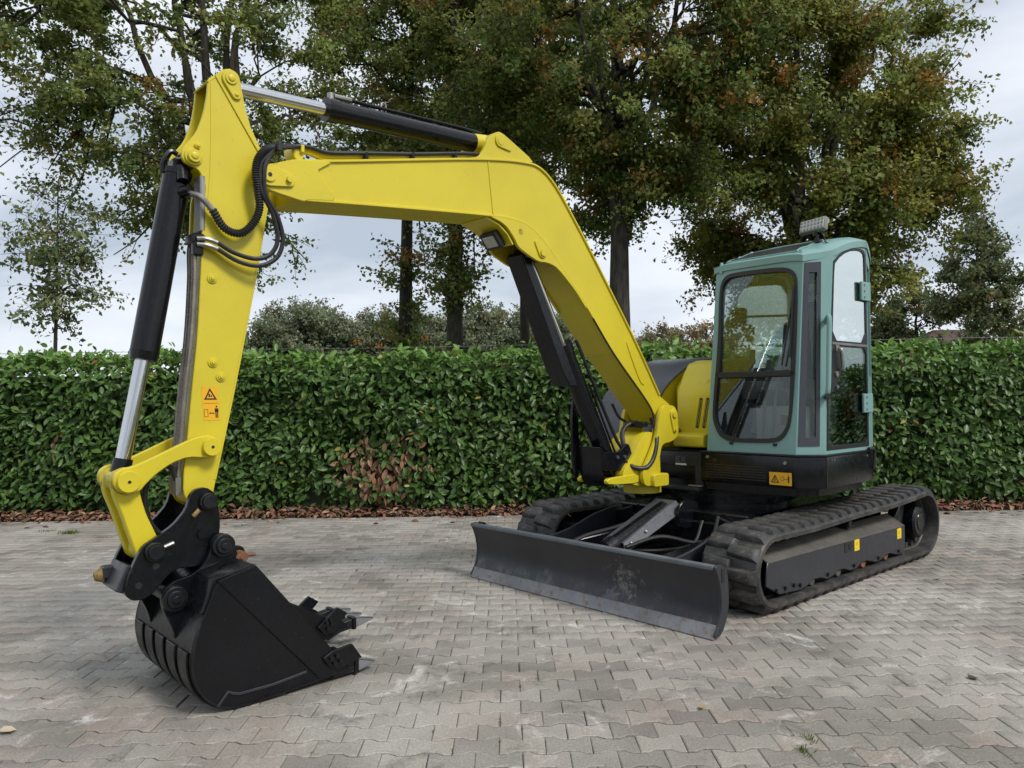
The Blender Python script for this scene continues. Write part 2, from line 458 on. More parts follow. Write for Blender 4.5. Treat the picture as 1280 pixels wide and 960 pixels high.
# ---- ground sheets
def sheet(name, x0, x1, y0, y1, z, mat):
    o = MB().add([(x0, y0, z), (x1, y0, z), (x1, y1, z), (x0, y1, z)], [[0, 1, 2, 3]]).build(name, mat)
    return tag(o, kind='structure')
fld = sheet('field', -1500, 1500, -1500, 1500, -0.09, 'grassland')
tag(fld, 'green meadow beyond the hedge reaching to the far trees', 'field')
pave = sheet('pavement', -22, 22, -14, 10.02, -0.017, 'joint')
tag(pave, 'grey interlocking block paving of the yard with mossy joints', 'pavement')
bed = MB().add([(x, y, z) for x in (-13, 20) for y, z in ((10.021, -0.03), (10.16, 0.02), (11.4, 0.05))], [[0, 3, 4, 1], [1, 4, 5, 2]]).build('soil_bed', 'soil')
tag(bed, 'dark soil strip under the laurel hedge', 'soil', kind='structure')

# ---- interlocking I-shaped pavers in running bond
PL_, PW, PN = 0.20, 0.0825, 0.0575                      # length, half width at the ends and at the waist
def paver_outline(g=0.0044):
    hl = PL_ / 2 - 0.0013; e_, n_ = PW - g, PN - g; a0, a1 = 0.066, 0.030
    return [(-hl, -e_), (-a0, -e_), (-a1, -n_), (a1, -n_), (a0, -e_), (hl, -e_), (hl, e_), (a0, e_), (a1, n_), (-a1, n_), (-a0, e_), (-hl, e_)]
def inset(poly, k):
    n = len(poly); o = []
    for i in range(n):
        a, b, c = Vector(poly[i - 1]), Vector(poly[i]), Vector(poly[(i + 1) % n])
        n1 = Vector((-(b - a).y, (b - a).x)).normalized(); n2 = Vector((-(c - b).y, (c - b).x)).normalized()
        q = (n1 + n2); q = q / max(0.4, q.length_squared) * 2
        o.append((b.x + q.x * k, b.y + q.y * k))
    return o
_po = paver_outline(); _pi = inset(_po, 0.0048)
PV = np.array([(x, y, 0.0) for x, y in _pi] + [(x, y, -0.0036) for x, y in _po] + [(x, y, -0.03) for x, y in _po])
PF = [(12 + i, 12 + (i + 1) % 12, (i + 1) % 12, i) for i in range(12)] + [(24 + i, 24 + (i + 1) % 12, 12 + (i + 1) % 12, 12 + i) for i in range(12)]
PF += [(0, 1, 10, 11), (1, 2, 9, 10), (2, 3, 8, 9), (3, 4, 7, 8), (4, 5, 6, 7)]     # top, split along the I
PF = np.array(PF)
ROWP = PW + PN
PROT = R(0.4)
cells = []
for j in range(int(2.0 / ROWP), int(9.96 / ROWP) + 1):
    for i in range(-60, 61):
        x = (i + 0.5 * (j % 2)) * PL_ + 0.0; y = j * ROWP
        X = x * math.cos(PROT) - y * math.sin(PROT) + 0.05; Y = x * math.sin(PROT) + y * math.cos(PROT)
        if Y < 2.5 or Y > 9.95 or abs(X) > 0.72 * Y + 2.0: continue
        cells.append((X, Y))
cells = np.array(cells)
inview = (np.abs(cells[:, 0]) < 0.64 * cells[:, 1]) & (cells[:, 1] > 3.2)
order = np.argsort(np.where(inview, cells[:, 1], 99))
near = set(order[:300].tolist())
def paver_pose(X, Y):
    rz = PROT + rng.normal(0, 0.008)
    h = 0.001 * math.sin(X * 1.3 + Y * 0.7) + 0.001 * math.sin(Y * 2.1 - X * 0.6)
    return (X + rng.normal(0, 0.0009), Y + rng.normal(0, 0.0009), h + float(np.clip(rng.normal(0, 0.0010), -0.002, 0.002))), (float(np.clip(rng.normal(0, 0.008), -0.016, 0.016)), float(np.clip(rng.normal(0, 0.006), -0.012, 0.012)), rz)
pm = bpy.data.meshes.new('paver'); pm.from_pydata(PV.tolist(), [], PF.tolist()); pm.materials.append(M['paver'])
bigV, bigF, bigT = [], [], []
for k, (X, Y) in enumerate(cells):
    loc, rot = paver_pose(X, Y)
    if k in near:
        o = link_mesh('paver', pm, pave); o.location = loc; o.rotation_euler = rot
    else:
        ca, sa = math.cos(rot[2]), math.sin(rot[2])
        V = PV.copy(); V[:, 2] += rot[0] * PV[:, 1] - rot[1] * PV[:, 0]
        x, y = V[:, 0].copy(), V[:, 1].copy()
        V[:, 0] = ca * x - sa * y + loc[0]; V[:, 1] = sa * x + ca * y + loc[1]; V[:, 2] += loc[2]
        bigF.append(PF + 36 * len(bigV)); bigV.append(V); bigT.append(np.full((36, 3), rng.random()))
pf = link_mesh('paver_field', np_mesh('paver_field', np.concatenate(bigV), np.concatenate(bigF), 'paver_field', np.concatenate(bigT)), pave)
tag(pf, kind='stuff')

# ---- leaf clouds
def unit(a): return a / np.maximum(np.linalg.norm(a, axis=1, keepdims=True), 1e-9)
LEAF8 = np.array([(0, 0, 0), (0.30, 0.40, 0.05), (0.30, 0, -0.03), (0.30, -0.40, 0.05), (0.68, 0.42, 0.02), (0.68, 0, -0.06), (0.68, -0.42, 0.02), (1, 0, -0.14)])
LEAF8F = np.array([(0, 2, 1, 1), (0, 3, 2, 2), (1, 2, 5, 4), (2, 3, 6, 5), (4, 5, 7, 7), (5, 6, 7, 7)])
LEAF8T = np.array([(0, 2, 1), (0, 3, 2), (1, 2, 5), (1, 5, 4), (2, 3, 6), (2, 6, 5), (4, 5, 7), (5, 6, 7)])
LEAF4 = np.array([(0, 0, 0), (0.55, 0.36, 0.10), (1, 0, -0.05), (0.5, -0.36, 0.10)])
LEAF4F = np.array([(0, 3, 2, 1)])
def leaf_cloud(C, A, N, Ln, Wd, T, shape, faces):
    A = unit(A); N = unit(N - A * np.sum(N * A, 1, keepdims=True)); B = np.cross(N, A)
    k = len(shape)
    V = C[:, None, :] + shape[None, :, 0, None] * (A * Ln[:, None])[:, None, :] + shape[None, :, 1, None] * (B * Wd[:, None])[:, None, :] + shape[None, :, 2, None] * (N * Ln[:, None])[:, None, :]
    Fq = (np.arange(len(C)) * k)[:, None, None] + faces[None]
    return V.reshape(-1, 3), Fq.reshape(-1, faces.shape[1]), np.repeat(T, k, axis=0)

# ---- laurel hedge
hedge = empty('laurel_hedge', (0, 10.6, 0))
tag(hedge, 'clipped cherry laurel hedge running the width of the yard', 'hedge')
HX0, HX1, HY, HH = -9.6, 17.0, 10.12, 2.08
def hwave(x, z): return 0.055 * np.sin(x * 1.7 + z * 1.1) + 0.045 * np.sin(x * 4.3 - z * 2.9 + 1) + 0.03 * np.sin(z * 6.1 + x * 2.2)
def htop(x): return HH + 0.035 * np.sin(x * 1.1 + 0.6) + 0.035 * np.sin(x * 3.7) + 0.03 * np.sin(x * 9.1 + 2)
core = MB().box(((HX0 + HX1) / 2, 0.15, 0.99), (HX1 - HX0 - 0.1, 0.86, 1.78)).build('hedge_core', 'core', hedge)  # solid filler block; its dark colour stands for shade among the inner leaves
core.data.transform(Matrix.Identity(4))
nF = 37000
x = rng.uniform(HX0, HX1, nF); z = 0.10 + (HH - 0.06) * rng.random(nF) ** 0.95
dep = np.abs(rng.normal(0, 0.10, nF))
y = HY + hwave(x, z) + dep + np.where(z > 1.85, (z - 1.85) * 0.45, 0) + np.where(z < 0.3, (0.3 - z) * 0.5, 0)
C1 = np.stack([x, y, z * (htop(x) / HH)], 1)
A1 = np.stack([rng.normal(0, 0.75, nF), rng.normal(-0.45, 0.35, nF), rng.normal(-0.35, 0.62, nF)], 1)
N1 = np.stack([rng.normal(0, 0.42, nF), rng.normal(-0.85, 0.3, nF), rng.normal(0.62, 0.4, nF)], 1)
nT = 11500
xt = rng.uniform(HX0, HX1, nT); yt = rng.uniform(HY + 0.02, HY + 1.05, nT)
zt = htop(xt) - np.abs(rng.normal(0, 0.09, nT)) + 0.03 + np.where(rng.random(nT) < 0.10, rng.uniform(0, 0.17, nT), 0)
C2 = np.stack([xt, yt, zt], 1)
A2 = np.stack([rng.normal(0, 0.8, nT), rng.normal(-0.25, 0.6, nT), rng.normal(0.55, 0.45, nT)], 1)
N2 = np.stack([rng.normal(0, 0.5, nT), rng.normal(-0.5, 0.4, nT), rng.normal(0.8, 0.4, nT)], 1)
C_ = np.concatenate([C1, C2]); A_ = np.concatenate([A1, A2]); N_ = np.concatenate([N1, N2])
n_ = len(C_); ln = rng.uniform(0.075, 0.15, n_); wd = ln * rng.uniform(0.42, 0.56, n_)
hue = rng.random(n_)[:, None]; lum = rng.uniform(0.8, 1.4, n_)[:, None]
tint = (np.array([[0.040, 0.092, 0.018]]) * (1 - hue) + np.array([[0.084, 0.148, 0.030]]) * hue) * lum
young = np.clip((C_[:, 2:3] - 1.78) / 0.3, 0, 1) * rng.uniform(0.15, 1.0, (n_, 1))
tint = tint * (1 - young) + np.array([[0.14, 0.26, 0.045]]) * young * lum
# a few yellowed leaves and one browned patch low in the hedge
odd = rng.random(n_)
tint[odd < 0.005] = (0.30, 0.26, 0.05); tint[(odd > 0.005) & (odd < 0.008)] = (0.22, 0.09, 0.05)
for bx, bz, br, pr in ((-2.05, 0.62, 0.24, 0.75), (-1.75, 0.52, 0.26, 0.8), (-1.35, 0.78, 0.2, 0.55), (-1.95, 0.95, 0.14, 0.45), (-1.65, 0.3, 0.25, 0.5), (-6.0, 0.95, 0.12, 0.3)):
    q = np.exp(-((C_[:, 0] - bx) ** 2 + (C_[:, 2] - bz) ** 2) / br ** 2)
    hit = (rng.random(n_) < q * pr) & (dep_ok := (C_[:, 1] < HY + 0.4))
    tint[hit] = np.array([0.25, 0.135, 0.075]) * rng.uniform(0.6, 1.35, (hit.sum(), 1))
    A_[hit, 2] -= 1.2
vis = (np.abs(C_[:, 0]) < 6.4) & (np.arange(n_) < nF) & (C_[:, 1] < HY + hwave(C_[:, 0], C_[:, 2]) + 0.05)
score = np.where(vis, ln * (0.5 - N_[:, 1]), 0)
pick = np.argsort(-score)[:300]
keep = np.ones(n_, bool); keep[pick] = False
V, Fq, Tq = leaf_cloud(C_[keep], A_[keep], N_[keep], ln[keep], wd[keep], tint[keep], LEAF8, LEAF8T)
V[:, 1] -= 10.6
tag(link_mesh('foliage', np_mesh('foliage', V, Fq, 'laurel', Tq, True), hedge), kind='stuff')
lm_ = []
for cidx in range(4):
    Lv = LEAF8 * np.array([1, 0.5 + 0.03 * cidx, 1])
    lm_.append(np_mesh('leaf', Lv, LEAF8T, 'laurel', np.tile(np.array([[0.055, 0.115, 0.024], [0.075, 0.140, 0.028], [0.046, 0.102, 0.022], [0.095, 0.165, 0.036]][cidx]), (8, 1)), True))
for k, i in enumerate(pick):
    a = Vector(A_[i]).normalized(); nn = Vector(N_[i]); nn = (nn - a * nn.dot(a)).normalized(); b = nn.cross(a)
    o = link_mesh('leaf', lm_[k % 4], hedge)
    mw = Matrix((a, b, nn)).transposed().to_4x4() @ Matrix.Scale(ln[i], 4); mw.translation = Vector(C_[i]) - Vector((0, 10.6, 0))
    o.matrix_local = mw
st = MB()
for k in range(60):
    x0 = rng.uniform(HX0, HX1); y0 = rng.uniform(-0.25, 0.3)
    st.tube([(x0, y0, -0.02), (x0 + rng.normal(0, .06), y0 - 0.05, 0.3), (x0 + rng.normal(0, .15), y0 - 0.1, 0.75)], [0.02, 0.014, 0.007], 6)
tag(st.build('stems', 'bark', hedge), kind='stuff')

# ---- fallen leaves banked along the hedge foot
nL = 5200
x = rng.uniform(-9.5, 9.7, nL); y = 9.93 + np.abs(rng.normal(0, 0.17, nL)); far_ = rng.random(nL) < 0.03
y = np.where(far_, 9.9 - rng.random(nL) ** 2 * 0.5, y)
z = np.clip((y - 9.95) * 0.28, 0.004, 0.12) + rng.random(nL) * 0.05 * (y > 9.92)
A = np.stack([rng.normal(0, 1, nL), rng.normal(0, 1, nL), rng.normal(0, 0.25, nL)], 1)
N = np.stack([rng.normal(0, 0.35, nL), rng.normal(-0.25, 0.35, nL), np.ones(nL)], 1)
ll = rng.uniform(0.06, 0.12, nL)
tn = np.array([[0.21, 0.115, 0.07]]) * rng.uniform(0.45, 1.3, (nL, 1)) * (1 + rng.normal(0, 0.12, (nL, 3)))
pale = rng.random(nL) < 0.14; tn[pale] = np.array([0.36, 0.235, 0.14]) * rng.uniform(0.8, 1.2, (pale.sum(), 1))
S = LEAF8 * np.array([1, 1, 2.2])
V, Fq, Tq = leaf_cloud(np.stack([x, y, z], 1), A, N, ll, ll * 0.5, np.clip(tn, 0.01, 1), S, LEAF8T)
tag(link_mesh('leaf_litter', np_mesh('leaf_litter', V, Fq, 'deadleaf', Tq, True)), 'brown dead leaves banked along the foot of the hedge', 'leaf litter', kind='stuff')

# ---- weeds and moss tufts in the joints
def tuft_cloud(spots):
    C, A, N, Ln, T = [], [], [], [], []
    for (cx, cy, rx, ry, n, h, c) in spots:
        for _ in range(n):
            C.append((cx + rng.normal(0, rx), cy + rng.normal(0, ry), -0.006)); A.append((rng.normal(0, 0.45), rng.normal(0, 0.45), 1))
            N.append((rng.normal(), rng.normal(), 0.1)); Ln.append(h * rng.uniform(0.5, 1.2)); T.append(np.array(c) * rng.uniform(0.7, 1.3))
    return np.array(C), np.array(A), np.array(N), np.array(Ln), np.array(T)
def gpt(px, py):                                        # where a pixel of the photograph meets the yard
    v = _d + _r * ((px - 640) / F_PX) - _u * ((py - 480) / F_PX); t = -CAM_H / v.z
    return v.x * t, v.y * t
sp = []
for px, py, n, h in ((88, 667, 220, 0.05), (60, 664, 60, 0.03), (130, 672, 90, 0.025), (1005, 940, 60, 0.03), (1012, 925, 40, 0.03), (455, 832, 40, 0.012), (505, 880, 50, 0.010), (520, 905, 40, 0.010), (470, 890, 40, 0.01), (560, 860, 30, 0.01), (730, 600, 30, .03)):
    gx, gy = gpt(px, py); sp.append((gx, gy, 0.05 if py < 700 else 0.012, 0.04 if py < 700 else 0.03, n, h, (0.13, 0.19, 0.035)))
for _ in range(110):
    k_ = order[rng.integers(20, 900)]; gx, gy = cells[k_]
    if abs(gx - 0.1 + 0.12 * gy) < 1.2: sp.append((gx + PL_ / 2, gy + rng.uniform(-0.05, 0.05), 0.003, 0.018, 26, 0.016, (0.15, 0.19, 0.04)))
C, A, N, Ln, T = tuft_cloud(sp); C[:, 2] = -0.008
V, Fq, Tq = leaf_cloud(C, A, N, Ln, Ln * 0.16 + 0.002, T, LEAF4, LEAF4F)
tag(link_mesh('weeds', np_mesh('weeds', V, Fq, 'leaf', Tq)), 'small green weeds and moss growing in the paving joints', 'weeds', kind='stuff')

# ---- wire fence behind the hedge
fence = empty('wire_fence', (0, 12, 0)); tag(fence, 'thin barbed wire fence strung just behind the hedge', 'fence')
def zw(x): return 2.345 + 0.004 * x
for k, (dz, x0, x1) in enumerate(((0.0, -12, 13), (-0.135, -12, 13))):
    wb = MB()
    wb.tube([(xx, 0, zw(xx) + dz - 0.012 * math.sin((xx % 3.6) / 3.6 * math.pi)) for xx in np.linspace(x0, x1, 60)], 0.0035, 5)
    if k == 0:
        for xx in np.arange(x0, x1, 0.16):
            wb.cyl((xx - .012, -.01, zw(xx) - .022), (xx + .012, .01, zw(xx) + .012), 0.0022, n=4)
    wb.build('wire', 'wire', fence)
for xx in (-11.8, -4.62, 1.35, 4.35, 9.4, 12.8):
    MB().cyl((xx, 0.03, -0.1), (xx, 0.03, zw(xx) + 0.03), 0.04, 0.034, 8).build('post', 'wood', fence)

# ---- trees
OAK_G = [(0.175, 0.225, 0.055), (0.215, 0.255, 0.066), (0.145, 0.195, 0.056), (0.255, 0.268, 0.075)]
OAK_B = [(0.34, 0.18, 0.05), (0.27, 0.19, 0.06), (0.42, 0.22, 0.05)]
def bez(a, b, lift, n):
    a, b = Vector(a), Vector(b); c = (a + b) / 2 + Vector((0, 0, lift)); P = []
    for i in range(n + 1):
        t = i / n; P.append(a * (1 - t) ** 2 + c * 2 * t * (1 - t) + b * t * t)
    return P
class Q4:
    def __init__(s): s.V, s.F, s.n = [], [], 0
    def tube(s, P, r, k):
        P = np.array([tuple(p) for p in P]); L = len(P); r = np.asarray(r)
        T = np.gradient(P, axis=0); T = unit(T)
        ref = np.array([0.31, 0.17, 0.94]) if abs(T[0, 2]) < 0.8 else np.array([0.9, 0.3, 0.1])
        X = unit(np.cross(T, ref)); Y = np.cross(T, X)
        th = np.arange(k) * 2 * math.pi / k
        V = P[:, None] + r[:, None, None] * (np.cos(th)[None, :, None] * X[:, None] + np.sin(th)[None, :, None] * Y[:, None])
        i = np.arange(L - 1)[:, None]; j = np.arange(k)[None]
        F = np.stack([i * k + j, i * k + (j + 1) % k, (i + 1) * k + (j + 1) % k, (i + 1) * k + j], -1).reshape(-1, 4)
        s.V.append(V.reshape(-1, 3)); s.F.append(F + s.n); s.n += L * k
    def mesh(s, name, mat): return np_mesh(name, np.concatenate(s.V), np.concatenate(s.F), mat, None, True)

def tree(name, label, base, trunk_r, center, radii, nlimb, nsec, ntwig, nleaf, lsize, seed, brown=0.08, greens=OAK_G, group=None, clump=0.26, epi=(), trunk_top=0.55, bright=1.0, hang=0.1, inner=0.45, leaders=0):
    g = np.random.default_rng(seed)
    root = empty(name, (base[0], base[1], 0)); tag(root, label, 'tree', group)
    B = np.array([base[0], base[1], 0.0]); c = np.array(center) - B; rad = np.array(radii)
    tq = Q4(); bq = Q4()
    top = np.array([c[0] * 0.7, c[1] * 0.7, c[2] + rad[2] * trunk_top])
    n = 14; t = np.linspace(0, 1, n)
    wob = np.cumsum(g.normal(0, 0.035, (n, 2)), 0) * trunk_r * 4
    TP = np.outer(t, top) ; TP[:, 0] += wob[:, 0] * t; TP[:, 1] += wob[:, 1] * t; TP[0, 2] = -0.12
    tr = trunk_r * (1 - t * 0.86) * (1 + 0.55 * np.exp(-t * 22))
    tq.tube(TP, tr, 12)
    def at_trunk(z):
        i = np.clip(np.interp(z, TP[:, 2], np.arange(n)), 0, n - 1); k = int(i); f = i - k; k2 = min(k + 1, n - 1)
        return TP[k] * (1 - f) + TP[k2] * f, tr[k] * (1 - f) + tr[k2] * f
    limb_pts, limb_r = [], []
    for i in range(nlimb):
        az = 2 * math.pi * (i * 0.618 + g.uniform(-0.08, 0.08)); el = g.uniform(-0.55, 0.85)
        d = np.array([math.cos(az) * math.cos(el), math.sin(az) * math.cos(el), math.sin(el)])
        e_ = c + d * rad * g.uniform(0.45, 0.72)
        hz = math.hypot(e_[0] - TP[:, 0].mean(), e_[1])
        s0, sr = at_trunk(max(min(e_[2] - hz * g.uniform(0.25, 0.6), top[2] * 0.95), max(c[2] - rad[2] * 0.9, 1.6)))
        P = np.array([tuple(p) for p in bez(s0, e_, g.uniform(-0.25, 0.35), 9)])
        P[1:-1] += g.normal(0, 0.10, (8, 3))
        r0 = min(sr * 0.62, trunk_r * 0.5); rr = np.linspace(r0, min(0.035, r0 * 0.45), 10)
        bq.tube(P, rr, 7); limb_pts.append(P[3:]); limb_r.append(rr[3:])
    for i in range(leaders):                                # long upright stems forking low on the trunk
        az = 2 * math.pi * (i + 0.3) / leaders + g.uniform(-0.3, 0.3)
        e_ = c + np.array([math.cos(az) * rad[0] * g.uniform(0.3, 0.6), math.sin(az) * rad[1] * 0.4, rad[2] * g.uniform(0.5, 0.85)])
        s0, sr = at_trunk(max(c[2] - rad[2] * g.uniform(0.75, 1.0), 2.2))
        P = np.array([tuple(p) for p in bez(s0, e_, -0.2, 11)]); P[1:-1] += g.normal(0, 0.07, (10, 3)); P[1:5, :2] = P[1:5, :2] * 0.7 + s0[:2] * 0.3
        rr = np.linspace(sr * 0.6, 0.03, 12); bq.tube(P, rr, 8); limb_pts.append(P[3:]); limb_r.append(rr[3:])
    LP = np.concatenate(limb_pts + [TP[int(n * 0.6):]]); LR = np.concatenate(limb_r + [tr[int(n * 0.6):]])
    CC, CD = [], []
    for i in range(nsec):
        d = g.normal(0, 1, 3); d /= np.linalg.norm(d)
        e_ = c + d * rad * (inner + (1 - inner) * g.random() ** 0.6) * (1 + 0.10 * math.sin(7 * d[0] + seed) + 0.10 * math.sin(6 * d[2] + 2 * d[1] + seed))
        dist = np.linalg.norm(LP - e_, axis=1) + 0.5 * np.maximum(0, LP[:, 2] - e_[2])
        k = int(np.argmin(dist)); P = np.array([tuple(p) for p in bez(LP[k], e_, g.uniform(-0.1, 0.3), 6)])
        P[1:-1] += g.normal(0, 0.06, (5, 3))
        bq.tube(P, np.linspace(min(LR[k] * 0.6, 0.05), min(0.012, LR[k] * 0.4), 7), 5)
        for j in range(ntwig):
            f = g.uniform(0.35, 1.0); q = P[int(f * 6)]
            dd = d * 0.6 + g.normal(0, 0.75, 3) * np.array([1, 1, 0.6]); dd[2] -= hang; dd /= np.linalg.norm(dd)
            L = g.uniform(0.35, 1.0) * (0.3 + clump * 2.8 if clump < 0.2 else 0.6 + clump * 1.6); e2 = q + dd * L
            tk = min(1.0, trunk_r / 0.15); bq.tube([q, (q + e2) / 2 + g.normal(0, 0.04, 3), e2], [0.012 * tk, 0.008 * tk, 0.004 * tk], 3)
            CC.append(e2); CD.append(q)
    for (ez, er, en) in epi:                                # short shoots on the bare trunk
        for _ in range(en):
            s0, sr = at_trunk(ez + g.normal(0, 0.5)); az = g.uniform(0, 6.28)
            e2 = s0 + np.array([math.cos(az), math.sin(az), g.normal(0.15, 0.3)]) * er * g.uniform(0.3, 1)
            bq.tube([s0, (s0 + e2) / 2 + np.array([0, 0, 0.05]), e2], [0.02, 0.012, 0.005], 3); CC.append(e2); CD.append(s0)
    CC = np.array(CC); CQ = np.array(CD); m = len(CC)
    wts = g.gamma(2.2, 1.0, m); per = g.poisson(nleaf * wts / wts.sum()); idx = np.repeat(np.arange(m), per); nn = len(idx)
    tt = g.uniform(0.12, 1.08, nn) ** 0.75                  # leaves hug their twig and thicken towards its tip
    P = CQ[idx] + (CC - CQ)[idx] * tt[:, None] + g.normal(0, 1, (nn, 3)) * (clump * (0.22 + 0.30 * tt))[:, None] * np.array([1, 1, 0.7])
    A = g.normal(0, 1, (nn, 3)); A[:, 2] -= 0.25
    O_ = unit((P - c) / rad); N = g.normal(0, 0.55, (nn, 3)) + O_ * 0.55; N[:, 2] += 0.65
    ln = lsize * g.uniform(0.65, 1.35, nn)
    gi = g.integers(0, len(greens), m); bi = g.random(m)
    ct = np.array(greens)[gi] * g.uniform(0.75, 1.3, (m, 1)) * bright
    isb = bi < brown; ct[isb] = np.array(OAK_B)[g.integers(0, 3, isb.sum())] * g.uniform(0.7, 1.2, (isb.sum(), 1))
    T = ct[idx] * g.uniform(0.7, 1.3, (nn, 1))
    lb = g.random(nn) < brown * 0.3; T[lb] = np.array(OAK_B)[g.integers(0, 3, lb.sum())] * 0.9
    V, Fq, Tq = leaf_cloud(P, A, N, ln, ln * 0.9, np.clip(T, 0.005, 1), LEAF4, LEAF4F)
    link_mesh('trunk', tq.mesh('trunk', 'bark'), root)
    link_mesh('branches', bq.mesh('branches', 'bark'), root)
    link_mesh('crown', np_mesh('crown', V, Fq, 'leaf', Tq), root)
    return root

OAKS = 'oaks standing behind the hedge'
tree('oak_tree', 'oak with sparse crown behind the excavator arm', (-6.5, 17.2), 0.26, (-7.3, 17.2, 9.3), (4.4, 3.6, 5.3), 17, 130, 9, 56000, 0.104, 11, 0.03, group=OAKS, clump=0.24, leaders=6)
tree('oak_tree', 'oak whose branches reach in at the top left corner', (-12.3, 15.5), 0.24, (-10.9, 15.2, 9.9), (2.6, 2.6, 3.2), 9, 52, 8, 16000, 0.115, 12, 0.025, group=OAKS, clump=0.24)
tree('oak_tree', 'slim dark-trunked oak under the middle of the boom', (-3.4, 24), 0.27, (-3.1, 24, 13.2), (3.4, 3.2, 7.4), 14, 115, 9, 56000, 0.128, 13, 0.05, group=OAKS, clump=0.3, epi=((3.6, 1.0, 26), (2.6, 0.8, 20), (5.4, 1.4, 22)))
tree('oak_tree', 'oak with thick pale trunk and leafy shoots low on it', (-1.63, 22), 0.30, (-1.5, 22, 11.6), (3.0, 3.0, 6.4), 13, 110, 9, 54000, 0.122, 14, 0.08, group=OAKS, clump=0.3, epi=((4.6, 1.1, 40), (5.8, 1.3, 40)))
tree('oak_tree', 'thin oak trunk rising beside the boom cylinder', (0.42, 26), 0.20, (0.7, 26, 13.8), (3.2, 3.0, 7.0), 12, 95, 8, 34000, 0.15, 15, 0.08, group=OAKS, clump=0.32, epi=((6.6, 1.2, 20),))
tree('oak_tree', 'broad browning oak with stout trunk behind the boom', (2.42, 17.5), 0.31, (2.6, 17.6, 9.7), (3.9, 3.3, 5.0), 18, 175, 9, 98000, 0.106, 16, 0.11, group=OAKS, clump=0.27, leaders=5)
tree('oak_tree', 'wide spreading olive green oak above the cab', (7.6, 20), 0.36, (7.85, 20, 8.1), (4.15, 3.6, 5.9), 22, 260, 10, 150000, 0.112, 17, 0.06, greens=[(0.265, 0.275, 0.058), (0.22, 0.25, 0.060), (0.305, 0.295, 0.070), (0.18, 0.225, 0.062)], group=OAKS, clump=0.3, leaders=5)
tree('sapling', 'slender young tree with open leaves near the far end of hedge', (-8.35, 14), 0.055, (-8.3, 14, 4.1), (0.95, 0.95, 1.6), 12, 44, 6, 3000, 0.095, 18, 0.015, greens=[(0.17, 0.21, 0.085), (0.20, 0.235, 0.095), (0.15, 0.185, 0.08)], clump=0.15, trunk_top=0.95, inner=0.2)
tree('poplar_tree', 'tall pale poplar beyond the right end of the hedge', (27.3, 45), 0.25, (27.4, 45, 6.8), (2.2, 2.2, 5.8), 12, 100, 6, 18000, 0.22, 19, 0.03, greens=[(0.15, 0.18, 0.08), (0.18, 0.20, 0.09), (0.12, 0.15, 0.07)], clump=0.4, trunk_top=0.9, inner=0.25, hang=-0.6)
tree('willow_tree', 'rounded green tree between the oak and the poplar', (27.5, 52), 0.3, (27.6, 52, 5.0), (3.6, 3.2, 4.6), 12, 90, 6, 16000, 0.26, 20, 0.04, greens=[(0.115, 0.15, 0.07), (0.13, 0.165, 0.075)], clump=0.5, inner=0.2)
tree('autumn_tree', 'orange autumn tree at the right edge above the hedge', (41.5, 62), 0.3, (41.5, 62, 4.4), (3.6, 3.4, 4.4), 12, 70, 4, 11000, 0.3, 21, 0.5, greens=[(0.24, 0.17, 0.06), (0.17, 0.16, 0.065), (0.14, 0.15, 0.07)], clump=0.55, inner=0.2)
tree('scrub_tree', 'low brownish tree under the spreading oak beside the roof', (25.5, 55), 0.22, (25.3, 55, 3.7), (3.4, 3.0, 3.6), 12, 60, 4, 8000, 0.3, 22, 0.25, greens=[(0.15, 0.15, 0.075), (0.18, 0.16, 0.075)], clump=0.5, inner=0.2)

for k_, (nm, lx, ly, rz) in enumerate((('first', 17.5, 17.5, 1.0), ('second', 25.5, 19.5, 2.3))):
    src_ = [o for o in bpy.data.objects if o.get('label', '').startswith('wide spreading')][0]
    o = src_.copy(); col.objects.link(o); o.location = (lx, ly, 0); o.rotation_euler = (0, 0, rz)
    for ch in src_.children: c2 = ch.copy(); col.objects.link(c2); c2.parent = o
    tag(o, 'oak %s along the row past the spreading oak, mirrored in the cab door' % nm, 'tree', OAKS)
